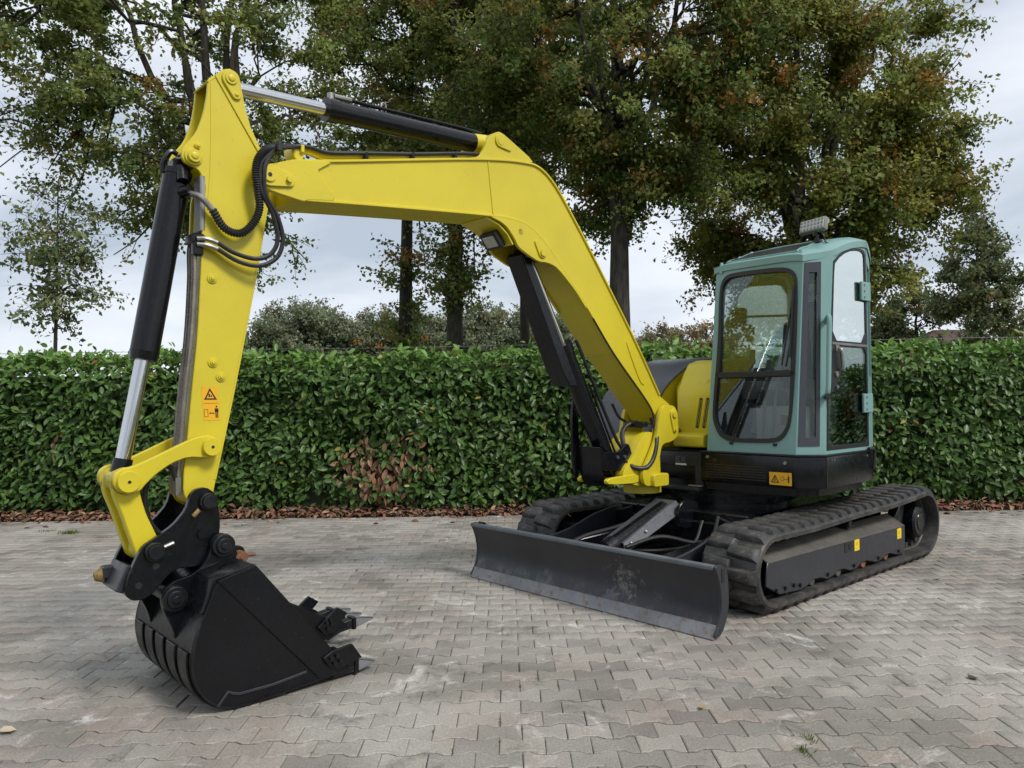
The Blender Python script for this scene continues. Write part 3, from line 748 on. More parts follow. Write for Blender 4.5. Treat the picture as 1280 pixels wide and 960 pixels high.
# far tree line, three crowns shared by all its trees
def far_proto(seed, radii, cz, greens, brown):
    t = tree('far_tree', 'x', (0, 0), 0.32, (0, 0, cz), radii, 12, 110, 6, 15000, 0.42, seed, brown, greens=greens, clump=0.75, inner=0.2)
    return t
FG = [(0.22, 0.25, 0.15), (0.24, 0.27, 0.16), (0.195, 0.23, 0.14)]  # far leaf greens, paled in colour to stand in for haze
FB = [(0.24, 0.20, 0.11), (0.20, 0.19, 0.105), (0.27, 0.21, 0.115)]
protos = [far_proto(31, (5.4, 4.4, 7.0), 8.0, FG, 0.03), far_proto(32, (4.6, 4.2, 7.2), 8.0, FG, 0.05), far_proto(33, (6.6, 5, 4.8), 5.6, FB, 0.10)]
far_list = [
    (322, 118, 0.92, 0, 'far green tree touching the arm edge above the hedge'),
    (350, 124, 1.0, 1, 'far tree next to the one at the arm edge'),
    (385, 120, 1.06, 0, 'tallest rounded far tree between arm and first bare trunk'),
    (427, 122, 0.98, 0, 'far rounded tree left of the pale gap in the tree line'),
    (463, 126, 0.95, 1, 'thin pale far tree right of the gap in the tree line'),
    (487, 122, 0.9, 1, 'far tree just left of the slim dark oak trunk'),
    (530, 120, 1.0, 0, 'far tree seen between the two oak trunks under the boom'),
    (600, 122, 0.98, 1, 'far slender tree just right of the thick pale trunk'),
    (625, 125, 1.02, 0, 'far tree between the pale trunk and the thin trunk'),
    (680, 121, 1.0, 0, 'far tree between thin trunk and boom cylinder'),
    (706, 126, 0.95, 1, 'far tree half hidden by the boom cylinder'),
    (408, 128, 1.0, 1, 'far tree right of the tallest rounded one between arm and trunk'),
    (446, 130, 0.92, 0, 'far tree in the gap of the tree line left of the slim trunk'),
    (508, 127, 0.95, 1, 'far tree directly behind the slim dark oak trunk'),
    (556, 126, 0.95, 0, 'far tree just left of the thick pale trunk'),
    (652, 128, 0.98, 1, 'far tree directly behind the thin oak trunk'),
    (806, 190, 1.5, 2, 'far brown tree just right of the boom'),
    (838, 180, 1.6, 2, 'far brown tree in the middle between boom and cab'),
    (874, 185, 1.75, 2, 'far brown tree touching the cab edge'),
]
for k, (px, Y, s, pi, lab) in enumerate(far_list):
    src = protos[pi]; first = not src.get('used')
    if first: o = src; src['used'] = 1
    else:
        o = src.copy(); col.objects.link(o)
        for ch in src.children:
            c2 = ch.copy(); col.objects.link(c2); c2.parent = o
    o.location = ((px - 640) / F_PX * Y, Y, -0.1); o.rotation_euler = (0, 0, k * 1.9); s = s * (1.14 if px < 720 else 1.08); o.scale = (s, s, s * (0.97 + 0.03 * (k % 3)))
    tag(o, lab, 'tree', 'far tree line')
for p_ in protos:
    if 'used' in p_: del p_['used']
for o in list(bpy.data.objects):
    if 'used' in o: del o['used']

# ---- house whose roof shows over the hedge
hs = empty('house', (29.0, 51, -0.35)); tag(hs, 'house with brown hipped roof just showing above the hedge', 'house')
MB().box((0, 0, 2.0), (6.6, 6, 4.3)).build('wall', 'wall_brick', hs)
MB().add([(-3.9, -3.6, 4.15), (3.9, -3.6, 4.15), (3.9, 3.6, 4.15), (-3.9, 3.6, 4.15), (-1.0, 0, 6.1), (1.0, 0, 6.1)],
         [[0, 1, 5, 4], [1, 2, 5], [2, 3, 4, 5], [3, 0, 4], [3, 2, 1, 0]]).build('roof', 'roof_tile', hs)

# ---- single leaves lying on the paving
def fallen(px, py, L, rz, c, lab, tilt=0.25):
    gx, gy = gpt(px, py)
    V = LEAF8 * np.array([1, 1, 1.6]) * L; V[:, 0] -= L / 2
    lob = 1 + 0.25 * np.sin(np.arange(8) * 2.4); V[:, 1] *= lob
    V[:, 2] = np.maximum(V[:, 2] + 0.16 * L, 0.004)
    o = link_mesh('fallen_leaf', np_mesh('fallen_leaf', V, LEAF8T, 'deadleaf', np.tile(np.array(c), (8, 1)), True))
    o.location = (gx, gy, 0.003); o.rotation_euler = (0, 0, rz); tag(o, lab, 'leaf', 'fallen leaves on the paving')
fallen(9, 916, 0.075, 0.5, (0.55, 0.45, 0.33), 'pale oak leaf on the paving at the left edge')
fallen(1216, 849, 0.055, 0.2, (0.10, 0.06, 0.04), 'dark curled leaf on the paving below the track rear')
fallen(1172, 725, 0.05, 1.2, (0.06, 0.045, 0.035), 'small dark leaf just below the track end')
fallen(877, 886, 0.04, 2.2, (0.42, 0.27, 0.12), 'tan leaf scrap on the paving in front of the blade')
fallen(52, 656, 0.05, 0.4, (0.7, 0.68, 0.62), 'white leaf scrap near the hedge at the left')
# ================================================================== THE EXCAVATOR
# local axes: x forward over the blade, y to the machine's own left (cab side), z up; origin under the slew ring
YAW = R(41.7)
_F = (-math.cos(YAW), -math.sin(YAW))
EX = empty('excavator', (0.428 - 2.1 * _F[0], 5.65 - 2.1 * _F[1], 0), math.pi + YAW)
tag(EX, 'yellow tracked excavator with teal cab, black dozer blade and digging bucket', 'excavator')
VC = -0.245                                             # centre plane of boom, arm and bucket
def B3(u, v, w): return (u, v, w)

def lobe(u1, w1, r1, u2, w2, r2, n=14):                 # outline round two circles, as pin keeper plates have
    d = math.hypot(u2 - u1, w2 - w1); b = math.atan2(w2 - w1, u2 - u1); a = math.acos((r1 - r2) / d)
    P = [(u1 + r1 * math.cos(b + a + (2 * math.pi - 2 * a) * i / n), w1 + r1 * math.sin(b + a + (2 * math.pi - 2 * a) * i / n)) for i in range(n + 1)]
    P += [(u2 + r2 * math.cos(b - a + 2 * a * i / n), w2 + r2 * math.sin(b - a + 2 * a * i / n)) for i in range(n + 1)]
    return P
# ------------------------------------------------------------------ tracks
UF, WF, RF, UR, WC, RW = 1.325, 0.294, 0.250, -1.355, 0.326, 0.282   # front and rear wheel centre, height, belt radius
def belt_point(s):                                      # arc-length position -> (u, w, tangent angle), clockwise seen from +v
    L = UF - UR; a0, a1 = math.pi * RF, math.pi * RW; tot = 2 * L + a0 + a1; s %= tot
    if s < L:                                           # top run, going forward, sagging a little
        t = s / L; return UR + s, (WC + RW) * (1 - t) + (WF + RF) * t - 0.020 * math.sin(math.pi * t) * (1 + 0.4 * math.sin(9 * t)), -0.024
    s -= L
    if s < a0: th = s / RF; return UF + RF * math.sin(th), WF + RF * math.cos(th), -th
    s -= a0
    if s < L: return UF - s, 0.044, -math.pi
    s -= L; th = s / RW
    return UR - RW * math.sin(th), WC - RW * math.cos(th), -math.pi - th
BELT = 2 * (UF - UR) + math.pi * (RW + RF)
def lug_mesh():
    # one tread bar: tall block with sloping flanks and a chipped-looking chamfered end
    b = MB(); h = 0.043
    lo = [(-0.052, 0.0), (0.050, 0.0), (0.058, 0.258), (-0.030, 0.258)]
    hi = [(-0.036, 0.050), (0.034, 0.050), (0.042, 0.232), (-0.014, 0.240)]
    mid = [(-0.043, 0.024), (0.042, 0.024), (0.049, 0.246), (-0.021, 0.250)]
    A = [(x, y, -0.004) for x, y in lo]; Bm = [(x, y, h * 0.7) for x, y in mid]; Cm = [(x, y, h) for x, y in hi]
    b.add(A + Bm + Cm, [[3, 2, 1, 0], [8, 9, 10, 11]] + [[i, (i + 1) % 4, 4 + (i + 1) % 4, 4 + i] for i in range(4)] + [[4 + i, 4 + (i + 1) % 4, 8 + (i + 1) % 4, 8 + i] for i in range(4)])
    o = b.build('tread_lug', 'lug', None, 0.003); me = o.data; bpy.data.objects.remove(o); return me
LUG = lug_mesh()
def build_track(v0, v1):
    N = 96; th = 0.042; b = MB(); P = [belt_point(i * BELT / N) for i in range(N)]
    prof = [(v0 + 0.012, 0.004), (v0, -0.010), (v0, -th + 0.004), (v0 + 0.02, -th), (v0 + 0.12, -th), (v0 + 0.13, -th - 0.010), (v1 - 0.13, -th - 0.010), (v1 - 0.12, -th), (v1 - 0.02, -th), (v1, -th + 0.004), (v1, -0.010), (v1 - 0.012, 0.004)]
    V = []
    for (u, w, a) in P:
        nx, nz = -math.sin(a), math.cos(a)
        for (v, d) in prof: V.append((u + nx * d, v, w + nz * d))
    k = len(prof)
    b.add(V, [[i * k + j, i * k + (j + 1) % k, ((i + 1) % N) * k + (j + 1) % k, ((i + 1) % N) * k + j] for i in range(N) for j in range(k)])
    t = b.build('track', 'track', EX)
    # inner guide teeth that the rollers run between
    g = MB()
    for i in range(56):
        u, w, a = belt_point(i * BELT / 56); c, s = math.cos(a), math.sin(a); nx, nz = -s, c
        rot = Matrix(((c, 0, -s), (0, 1, 0), (s, 0, c)))
        for dv in (-0.055, 0.055):
            g.box((u - nx * (th + 0.03), (v0 + v1) / 2 + dv, w - nz * (th + 0.03)), (0.05, 0.035, 0.05), rot)
    tag(g.build('guide_teeth', 'lug', t), kind='stuff')
    n = 48
    for i in range(n):
        for side in (0, 1):
            u, w, a = belt_point((i + 0.5 * side) * BELT / n)
            o = link_mesh('tread_lug', LUG, t)
            jit = 1 + random.uniform(-0.05, 0.05)
            if side: m = Matrix.Translation((u, v0 + 0.004, w)) @ Matrix.Rotation(-a, 4, 'Y')
            else: m = Matrix.Translation((u, v1 - 0.004, w)) @ Matrix.Rotation(-a, 4, 'Y') @ Matrix.Rotation(math.pi, 4, 'Z')
            o.matrix_local = m @ Matrix.Diagonal((jit, 0.93, jit, 1))
    return t
TV0, TV1 = 0.745, 1.185
build_track(TV0, TV1); build_track(-TV1, -TV0)

def build_track_frame(sgn):
    s = sgn; f = MB()
    up = [(1.375, 0.36), (-0.93, 0.345), (-0.93, 0.115)]
    low = [(-0.80, 0.105), (-0.72, 0.118), (-0.62, 0.142), (-0.52, 0.140), (-0.43, 0.112), (-0.33, 0.108), (-0.25, 0.128), (-0.15, 0.148), (-0.05, 0.142), (0.02, 0.112), (0.13, 0.112), (0.24, 0.142), (0.34, 0.146), (0.42, 0.118), (0.52, 0.108), (0.62, 0.135), (0.72, 0.140), (0.82, 0.112), (0.92, 0.096), (1.22, 0.116), (1.40, 0.20)]
    vo = 1.145 * s
    poly = up + low
    f.prism(poly, vo - 0.016 * s, vo)
    # sloped top plate running in under the upper run, and inner box
    f.box((0.2, 0.90 * s, 0.30), (2.2, 0.26, 0.22))
    tf = f.build('track_frame', 'charcoal', EX, 0.006)
    MB().box((0.0, 0.79 * s, 0.33), (2.5, 0.03, 0.34)).build('inner_wall', 'black', tf)
    f = MB(); f.add([(1.37, vo, 0.36), (-0.93, vo, 0.345), (-0.93, 0.99 * s, 0.44), (1.33, 0.99 * s, 0.425), (1.37, vo, 0.345), (-0.93, vo, 0.33), (-0.93, 0.99 * s, 0.42), (1.33, 0.99 * s, 0.405)],
          [[0, 1, 2, 3], [7, 6, 5, 4], [0, 4, 5, 1], [1, 5, 6, 2], [2, 6, 7, 3], [3, 7, 4, 0]])
    f.build('frame_top', 'dusty', tf, 0.004)
    for (u, w) in ((1.27, 0.152), (1.15, 0.150), (1.03, 0.150), (0.94, 0.135), (0.52, 0.145), (0.08, 0.145), (-0.37, 0.140), (-0.78, 0.140)):
        MB().cyl((u, vo - 0.002 * s, w), (u, vo + 0.014 * s, w), 0.014, n=6).build('bolt', 'black', tf)
    for u in (1.08, 0.72, 0.30, -0.14, -0.57, -0.92):
        r = MB(); r.cyl((u, 0.83 * s, 0.138), (u, 1.10 * s, 0.138), 0.072, n=20); r.mat(1).cyl((u, 1.10 * s, 0.135), (u, 1.125 * s, 0.135), 0.05, 0.042, n=16)
        r.build('roller', ['black_worn', 'rust' if u in (-0.14, -0.57) else 'dusty'], tf)
    # front idler, rear sprocket with its round motor housing, carrier roller
    MB().cyl((UF, 0.90 * s, WF), (UF, 1.03 * s, WF), 0.20, n=32).build('idler_wheel', 'black_worn', tf)
    sp = MB()
    teeth = []
    for i in range(44):
        a = 2 * math.pi * i / 44; rr = 0.205 if i % 4 in (0, 1) else 0.175
        teeth.append((UR + rr * math.cos(a), WC + rr * math.sin(a)))
    sp.prism(teeth, 0.94 * s, 0.985 * s); sp.build('sprocket', 'black_worn', tf, 0.004)
    h = MB(); h.cyl((UR, 0.97 * s, WC), (UR, 1.10 * s, WC), 0.155, 0.15, 36).cyl((UR, 1.10 * s, WC), (UR, 1.118 * s, WC), 0.15, 0.128, 36).cyl((UR, 1.118 * s, WC), (UR, 1.124 * s, WC), 0.085, 0.08, 30)
    h.build('drive_motor', 'black', tf)
    bk = MB(); bk.prism([(-0.92, 0.40), (-1.04, 0.50), (-1.16, 0.50), (-1.10, 0.30), (-1.05, 0.14), (-0.92, 0.12)], 0.98 * s, 1.06 * s).build('motor_bracket', 'black', tf, 0.015, 2)
    c = MB(); c.cyl((-0.02, 0.90 * s, 0.455), (-0.02, 1.07 * s, 0.455), 0.045, n=18).cyl((-0.02, 1.07 * s, 0.455), (-0.02, 1.08 * s, 0.455), 0.03, n=14)
    c.box((-0.02, 0.98 * s, 0.39), (0.12, 0.1, 0.1)).build('carrier_roller', 'black_worn', tf)
    if s > 0:
        d = MB(); d.box((0.0, vo + 0.001, 0.304), (0.085, 0.006, 0.07)); d.mat(1).box((0.0, vo + 0.003, 0.304), (0.05, 0.006, 0.05)); d.mat(0)
        MB().box((0.205, vo + 0.001, 0.303), (0.05, 0.004, 0.075)).build('grease_port', 'print', tf)
        MB().cyl((0.13, vo - 0.001, 0.303), (0.13, vo + 0.004, 0.303), 0.032, n=16).build('grease_port', 'print', tf)
        for (u, wx) in ((0.02, 0.30), (-0.80, 0.29)):
            q = MB(); q.box((u, vo + 0.0015, wx), (0.085, 0.004, 0.088)); q.mat(1)
            q.box((u, vo + 0.003, wx + 0.012), (0.04, 0.004, 0.03)).box((u + 0.004, vo + 0.003, wx - 0.024), (0.05, 0.004, 0.008))
            q.build('yellow_sticker', ['sticker_y', 'sticker'], tf)
    return tf
build_track_frame(1); build_track_frame(-1)

# ------------------------------------------------------------------ centre frame between the tracks
c = MB()
c.box((-0.05, 0, 0.46), (1.7, 1.3, 0.20)).box((0.55, 0, 0.36), (0.55, 0.9, 0.24))
for s in (-1, 1):
    for u in (0.75, -0.95):
        c.loft([(u - .16, 0.42 * s, 0.36), (u + .16, 0.42 * s, 0.36), (u + .16, 0.42 * s, 0.56), (u - .16, 0.42 * s, 0.56)],
               [(u - .13, 0.86 * s, 0.22), (u + .13, 0.86 * s, 0.22), (u + .13, 0.86 * s, 0.42), (u - .13, 0.86 * s, 0.42)])
cf = c.build('centre_frame', 'black', EX, 0.012)
MB().cyl((0, 0, 0.55), (0, 0, 0.70), 0.52, n=48).cyl((0, 0, 0.60), (0, 0, 0.66), 0.56, n=48).build('slew_ring', 'black', EX)

# ------------------------------------------------------------------ dozer blade
bw = 1.19
bl = MB()
prof = [(2.10, 0.015), (2.058, 0.075), (2.03, 0.15), (2.022, 0.235), (2.035, 0.32), (2.065, 0.40), (2.085, 0.435)]   # concave face
path = [(p[0], p[1]) for p in prof]
bl.ribbon(chaikin(path, 1, 0.25, False), -bw, bw, 0.022)
bd = bl.build('dozer_blade', 'charcoal', EX)
def blade_face():
    m, t, b, link = new_mat('scraped_blade_face')
    cdn = t.nodes.new('ShaderNodeTexCoord'); sx = t.nodes.new('ShaderNodeSeparateXYZ'); link(cdn.outputs['Object'], sx.inputs[0])
    n1 = noise(t, 5, 8, 0.7); mp2 = t.nodes.new('ShaderNodeMapping'); mp2.inputs['Scale'].default_value = (1, 4, 1.6); link(cdn.outputs['Object'], mp2.inputs[0])
    n2 = t.nodes.new('ShaderNodeTexNoise'); n2.inputs['Scale'].default_value = 3; n2.inputs['Detail'].default_value = 8; n2.inputs['Roughness'].default_value = 0.75; link(mp2.outputs[0], n2.inputs['Vector'])
    # wear gathers toward the cutting edge, where the soil rubs
    ad = t.nodes.new('ShaderNodeMath'); ad.operation = 'MULTIPLY_ADD'; link(sx.outputs[2], ad.inputs[0]); ad.inputs[1].default_value = -1.15; ad.inputs[2].default_value = 0.28
    s1 = t.nodes.new('ShaderNodeMath'); s1.operation = 'ADD'; link(ad.outputs[0], s1.inputs[0]); link(n1, s1.inputs[1])
    base = mixc(t, ramp(t, n1, [(0.35, 0.0), (0.7, 1.0)]), (0.020, 0.0215, 0.026), (0.030, 0.032, 0.038))
    cc = mixc(t, ramp(t, s1.outputs[0], [(0.66, 0.0), (0.84, 0.8)]), base, (0.12, 0.125, 0.135))
    s2 = t.nodes.new('ShaderNodeMath'); s2.operation = 'ADD'; link(ad.outputs[0], s2.inputs[0]); link(n2.outputs[0], s2.inputs[1])
    cc = mixc(t, ramp(t, s2.outputs[0], [(0.74, 0.0), (0.86, 0.5)]), cc, (0.18, 0.125, 0.09))
    cc = mixc(t, ramp(t, n2.outputs[0], [(0.68, 0.0), (0.76, 0.35)]), cc, (0.12, 0.115, 0.11))
    vm = t.nodes.new('ShaderNodeVectorMath'); vm.operation = 'DISTANCE'; link(cdn.outputs['Object'], vm.inputs[0]); vm.inputs[1].default_value = (2.03, 0.42, 0.22)
    n9 = noise(t, 26, 7, 0.75)
    mk = t.nodes.new('ShaderNodeMath'); mk.operation = 'MULTIPLY_ADD'; link(vm.outputs['Value'], mk.inputs[0]); mk.inputs[1].default_value = -0.95; link(n9, mk.inputs[2])
    cc = mixc(t, ramp(t, mk.outputs[0], [(0.40, 0.0), (0.56, 0.8)]), cc, (0.20, 0.19, 0.18))      # one scraped patch
    link(cc, b.inputs['Base Color']); b.inputs['Roughness'].default_value = 0.34; b.inputs['Metallic'].default_value = 0.1
    bump(t, n1, 0.15, 0.003, b)
    return m
M['blade'] = blade_face(); bd.data.materials[0] = M['blade']
MB().ribbon([(2.112, 0.004), (2.074, 0.062), (2.062, 0.085)], -bw - 0.004, bw + 0.004, 0.030).build('cutting_edge', 'edge', bd, 0.004)
MB().box((2.068, 0, 0.440), (0.055, 2 * bw, 0.028)).build('top_rail', 'rail', bd, 0.009, 2)
MB().cyl((2.05, -bw + 0.05, 0.45), (2.05, -bw + 0.12, 0.45), 0.02, n=12).build('top_pin', 'black', bd)
for s in (-1, 1):
    p = chaikin([(2.112, 0.02), (2.062, 0.08), (2.034, 0.155), (2.026, 0.235), (2.04, 0.325), (2.07, 0.405), (2.098, 0.452), (2.02, 0.458), (1.955, 0.41), (1.945, 0.18), (2.0, 0.06), (2.06, 0.012)], 1, 0.2)
    MB().prism(p, (bw - 0.002) * s, (bw + 0.018) * s).build('end_plate', 'charcoal', bd, 0.003)
    MB().box((2.012, (bw + 0.0185) * s, 0.385), (0.030, 0.005, 0.085)).build('lifting_slot', 'print', bd)
bk = MB(); bk.box((1.985, 0, 0.36), (0.07, 2.3, 0.08)).box((1.975, 0, 0.12), (0.08, 2.3, 0.09)).build('back_beam', 'charcoal', bd, 0.01)
for s in (-1, 1):
    arm = MB()
    arm.loft([(1.96, 0.46 * s, 0.10), (1.96, 0.60 * s, 0.10), (1.96, 0.60 * s, 0.33), (1.96, 0.46 * s, 0.33)],
             [(0.70, 0.36 * s, 0.24), (0.70, 0.48 * s, 0.24), (0.70, 0.48 * s, 0.40), (0.70, 0.36 * s, 0.40)]).build('push_arm', 'black', bd, 0.012)
    # curved web plate rising from blade to frame beside each track
    q = chaikin([(1.97, 0.20), (1.97, 0.36), (1.70, 0.37), (1.45, 0.41), (1.20, 0.49), (0.95, 0.53), (0.70, 0.54), (0.70, 0.22)], 2, 0.22)
    MB().prism(q, 0.62 * s, 0.645 * s).build('web_plate', 'charcoal', bd, 0.005)
hs_ = MB()
hs_.tube(catmull([(1.98, -0.30, 0.30), (1.7, -0.28, 0.40), (1.35, -0.24, 0.44), (1.0, -0.18, 0.50), (0.7, -0.15, 0.55)], 8), 0.016, 8)
hs_.build('blade_hose', 'rubber', EX)
MB().tube(catmull([(1.62, 0.10, 0.36), (1.35, 0.22, 0.42), (1.1, 0.36, 0.36), (0.98, 0.44, 0.40), (0.9, 0.45, 0.55)], 8), 0.016, 8).build('blade_hose', 'rubber', EX)
MB().tube(catmull([(1.60, 0.02, 0.33), (1.3, 0.16, 0.30), (1.05, 0.30, 0.33), (0.9, 0.30, 0.5)], 8), 0.013, 8).build('blade_hose', 'rubber', EX)
# blade lift cylinder under its folded guard
lc = MB(); lc.cyl((1.93, -0.02, 0.26), (0.98, -0.02, 0.58), 0.062, n=24); lc.mat(1).cyl((1.72, -0.02, 0.33), (1.62, -0.02, 0.364), 0.075, n=24)
lcyl = lc.build('blade_cylinder', ['black', 'black_worn'], EX)
gd = MB()
def gpt3(t, v, off):                                    # along the guard
    a = Vector((1.60, 0, 0.385)); b = Vector((0.92, 0, 0.645)); d = (b - a).normalized(); n = Vector((-d.z, 0, d.x)) * -1
    q = a + (b - a) * t - n * off * -1
    return (q.x, v, q.z)
top0, top1 = [gpt3(0, -0.15, 0), gpt3(0, 0.06, 0)], [gpt3(1, -0.15, 0), gpt3(1, 0.06, 0)]
lo0, lo1 = (1.63, 0.115, 0.315), (0.90, 0.115, 0.565)
gd.add([top0[0], top0[1], top1[1], top1[0]] + [(x, y, z - 0.008) for x, y, z in (top0[0], top0[1], top1[1], top1[0])], [[0, 1, 2, 3], [7, 6, 5, 4], [0, 4, 5, 1], [1, 5, 6, 2], [2, 6, 7, 3], [3, 7, 4, 0]])
gd.add([top0[1], lo0, lo1, top1[1]] + [(x, y - 0.008, z - 0.006) for x, y, z in (top0[1], lo0, lo1, top1[1])], [[0, 1, 2, 3], [7, 6, 5, 4], [0, 4, 5, 1], [1, 5, 6, 2], [2, 6, 7, 3], [3, 7, 4, 0]])
gdo = gd.build('cylinder_guard', 'greyplate', lcyl, 0.003)
for t in (0.10, 0.36):
    a = Vector(top0[1]).lerp(Vector(top1[1]), t); b = Vector(lo0).lerp(Vector(lo1), t); q = a.lerp(b, 0.5)
    MB().cyl(q + Vector((0, -.004, -.003)), q + Vector((0.004, .012, .010)), 0.014, 0.009, 12).build('bolt', 'steel', lcyl)
for s in (-0.16, 0.13):
    MB().prism(chaikin([(0.98, 0.42), (0.72, 0.42), (0.72, 0.60), (0.86, 0.66), (0.96, 0.64), (1.02, 0.56)], 1), s - 0.015, s + 0.015).build('cylinder_bracket', 'black', lcyl, 0.004)

# ------------------------------------------------------------------ slewing house
def arc_pts(r, a0, a1, n): return [(r * math.cos(R(a0 + (a1 - a0) * i / n)), r * math.sin(R(a0 + (a1 - a0) * i / n))) for i in range(n + 1)]
rear = arc_pts(1.175, 105, 255, 28)                     # from cab side round the tail
sk = [(0.638, 0.105), (0.638, 0.965), (0.60, 1.01), (0.515, 1.105), (0.478, 1.135)] + rear + [(0.30, -1.135), (0.52, -1.0), (0.60, -0.62), (0.60, -0.36), (0.60, 0.105)]
d1 = MB(); d1.slab(sk, 0.785, 1.030)
dk = d1.build('deck_skirt', 'black', EX, 0.022, 2)
lo = [(x * 0.93, y * 0.93) for x, y in sk]
MB().slab(lo, 0.72, 0.79).build('deck_underside', 'black', dk)
MB().slab([(x * 1.004 + (0.004 if x > 0.6 else 0), y * 1.004) for x, y in sk], 1.030, 1.044).build('deck_rim', 'black_worn', dk, 0.004)
# joint between skirt panels, louvres, bolts
MB().box((0.475, 1.1345, 0.905), (0.008, 0.006, 0.24)).build('panel_joint', 'print', dk)
for k in range(6):
    MB().box((0.6385, 0.44, 0.935 - k * 0.021), (0.006, 0.56, 0.009)).build('louvre', 'print', dk)
for (v, w) in ((0.185, 0.995), (0.885, 0.980)):
    MB().cyl((0.634, v, w), (0.652, v, w), 0.017, 0.013, 14).build('bolt', 'steel', dk)
MB().cyl((0.634, 0.255, 0.972), (0.641, 0.255, 0.972), 0.016, n=12).build('plug', 'print', dk)
for u in (0.36, 0.40, -0.22):
    MB().cyl((u, 1.128, 1.0), (u, 1.142, 1.0), 0.008, n=8).build('bolt', 'steel', dk)
MB().tube(catmull([(-0.25, 1.14, 1.055), (-0.31, 1.15, 1.055), (-0.345, 1.145, 1.03), (-0.35, 1.14, 0.95), (-0.35, 1.135, 0.88)], 6), 0.014, 8).build('edge_trim', 'rubber', dk)
# warning sticker: triangle and keep-clear pictogram
def tri(b, P, cx, cy, s, t):                            # outlined triangle in panel coordinates
    o = [(cx - s, cy - 0.8 * s), (cx + s, cy - 0.8 * s), (cx, cy + s)]; i_ = [(cx - 0.62 * s, cy - 0.58 * s), (cx + 0.62 * s, cy - 0.58 * s), (cx, cy + 0.56 * s)]
    for k in range(3):
        a, c2, e2, g = o[k], o[(k + 1) % 3], i_[(k + 1) % 3], i_[k]
        b.add([P(*a, t), P(*c2, t), P(*e2, t), P(*g, t)], [[0, 1, 2, 3]])
def rect(b, P, x0, y0, x1, y1, t): b.add([P(x0, y0, t), P(x1, y0, t), P(x1, y1, t), P(x0, y1, t)], [[0, 1, 2, 3]])
st = MB(); Pf = lambda x, y, t: (0.6395 + t, x, y)
st.add([Pf(0.748, 0.805, 0.001), Pf(0.937, 0.805, 0.001), Pf(0.937, 0.905, 0.001), Pf(0.748, 0.905, 0.001)], [[0, 1, 2, 3]])
st.mat(1); tri(st, Pf, 0.797, 0.852, 0.036, 0.002); rect(st, Pf, 0.790, 0.838, 0.804, 0.846, 0.002); rect(st, Pf, 0.793, 0.846, 0.799, 0.866, 0.002)
for a in ((0.846, 0.840, 0.849, 0.874), (0.866, 0.840, 0.869, 0.874), (0.846, 0.871, 0.869, 0.874), (0.846, 0.840, 0.869, 0.843), (0.874, 0.852, 0.898, 0.856), (0.905, 0.826, 0.915, 0.876), (0.903, 0.850, 0.917, 0.870), (0.906, 0.879, 0.914, 0.887)): rect(st, Pf, *a, 0.002)
st.build('warning_sticker', ['sticker', 'print'], dk)
# front block with hollow step and badge
fb = MB()
fb.slab([(0.60, 0.12), (0.615, 0.10), (0.615, -0.34), (0.60, -0.36), (0.30, -0.36), (0.30, 0.12)], 0.905, 1.028)
fb.prism([(0.615, 0.91), (0.615, 0.73), (0.30, 0.73), (0.30, 0.91)], 0.035, 0.115)
fb.slab([(0.66, 0.10), (0.66, -0.36), (0.25, -0.36), (0.25, 0.10)], 0.695, 0.735)
fbo = fb.build('front_step', 'charcoal', EX, 0.012, 2)
MB().box((0.635, 0.06, 0.742), (0.05, 0.13, 0.012)).build('tread_strip', 'steel', fbo, 0.003)
bg = MB()
def bar(b, x0, y0, x1, y1, w, t=0.0165):
    a, e2 = Vector((x0, y0)), Vector((x1, y1)); d = (e2 - a).normalized(); n = Vector((-d.y, d.x)) * w / 2
    b.add([(0.6 + t, *(a + n)), (0.6 + t, *(a - n)), (0.6 + t, *(e2 - n)), (0.6 + t, *(e2 + n))], [[0, 1, 2, 3]])
for q in ((-0.155, 0.938, -0.155, 0.985), (-0.155, 0.981, -0.118, 0.981), (-0.155, 0.961, -0.124, 0.961), (-0.155, 0.941, -0.118, 0.941), (-0.105, 0.938, -0.062, 0.985), (-0.105, 0.985, -0.062, 0.938)): bar(bg, *q, 0.010)
bg.mat(1); bar(bg, -0.165, 0.917, -0.050, 0.917, 0.015)
bg.build('badge', ['greyprint', 'white'], fbo)

# ------------------------------------------------------------------ engine hood and side cover
hd = MB()
hp = [(0.50, 1.05), (0.50, 1.545), (0.335, 1.80), (0.20, 1.835), (-0.55, 1.86), (-0.95, 1.60), (-0.98, 1.05)]
hp = chaikin(hp, 1, 0.10)
hd.prism(hp, -0.22, 0.135)
h2 = [(0.475, 1.05), (0.475, 1.50), (0.31, 1.74), (0.17, 1.78), (-0.55, 1.80), (-0.93, 1.55), (-0.95, 1.05)]
hd.loft([(0.485, -0.221, 1.05), (0.485, -0.221, 1.54), (0.32, -0.221, 1.79), (0.0, -0.221, 1.83), (0.0, -0.221, 1.05)], [(0.24, -0.42, 1.05), (0.24, -0.42, 1.60), (0.16, -0.42, 1.68), (0.0, -0.42, 1.74), (0.0, -0.42, 1.05)])
hd.slab([(0.0, -0.42)] + [(x * 0.985, y * 0.985) for x, y in arc_pts(1.16, 255, 178, 12)] + [(-1.0, 0.13), (0.0, 0.13)], 1.045, 1.55)
hood = hd.build('engine_hood', 'yellow', EX, 0.016, 2)
Ph = lambda x, y, t: (0.5005 + t, x, y)
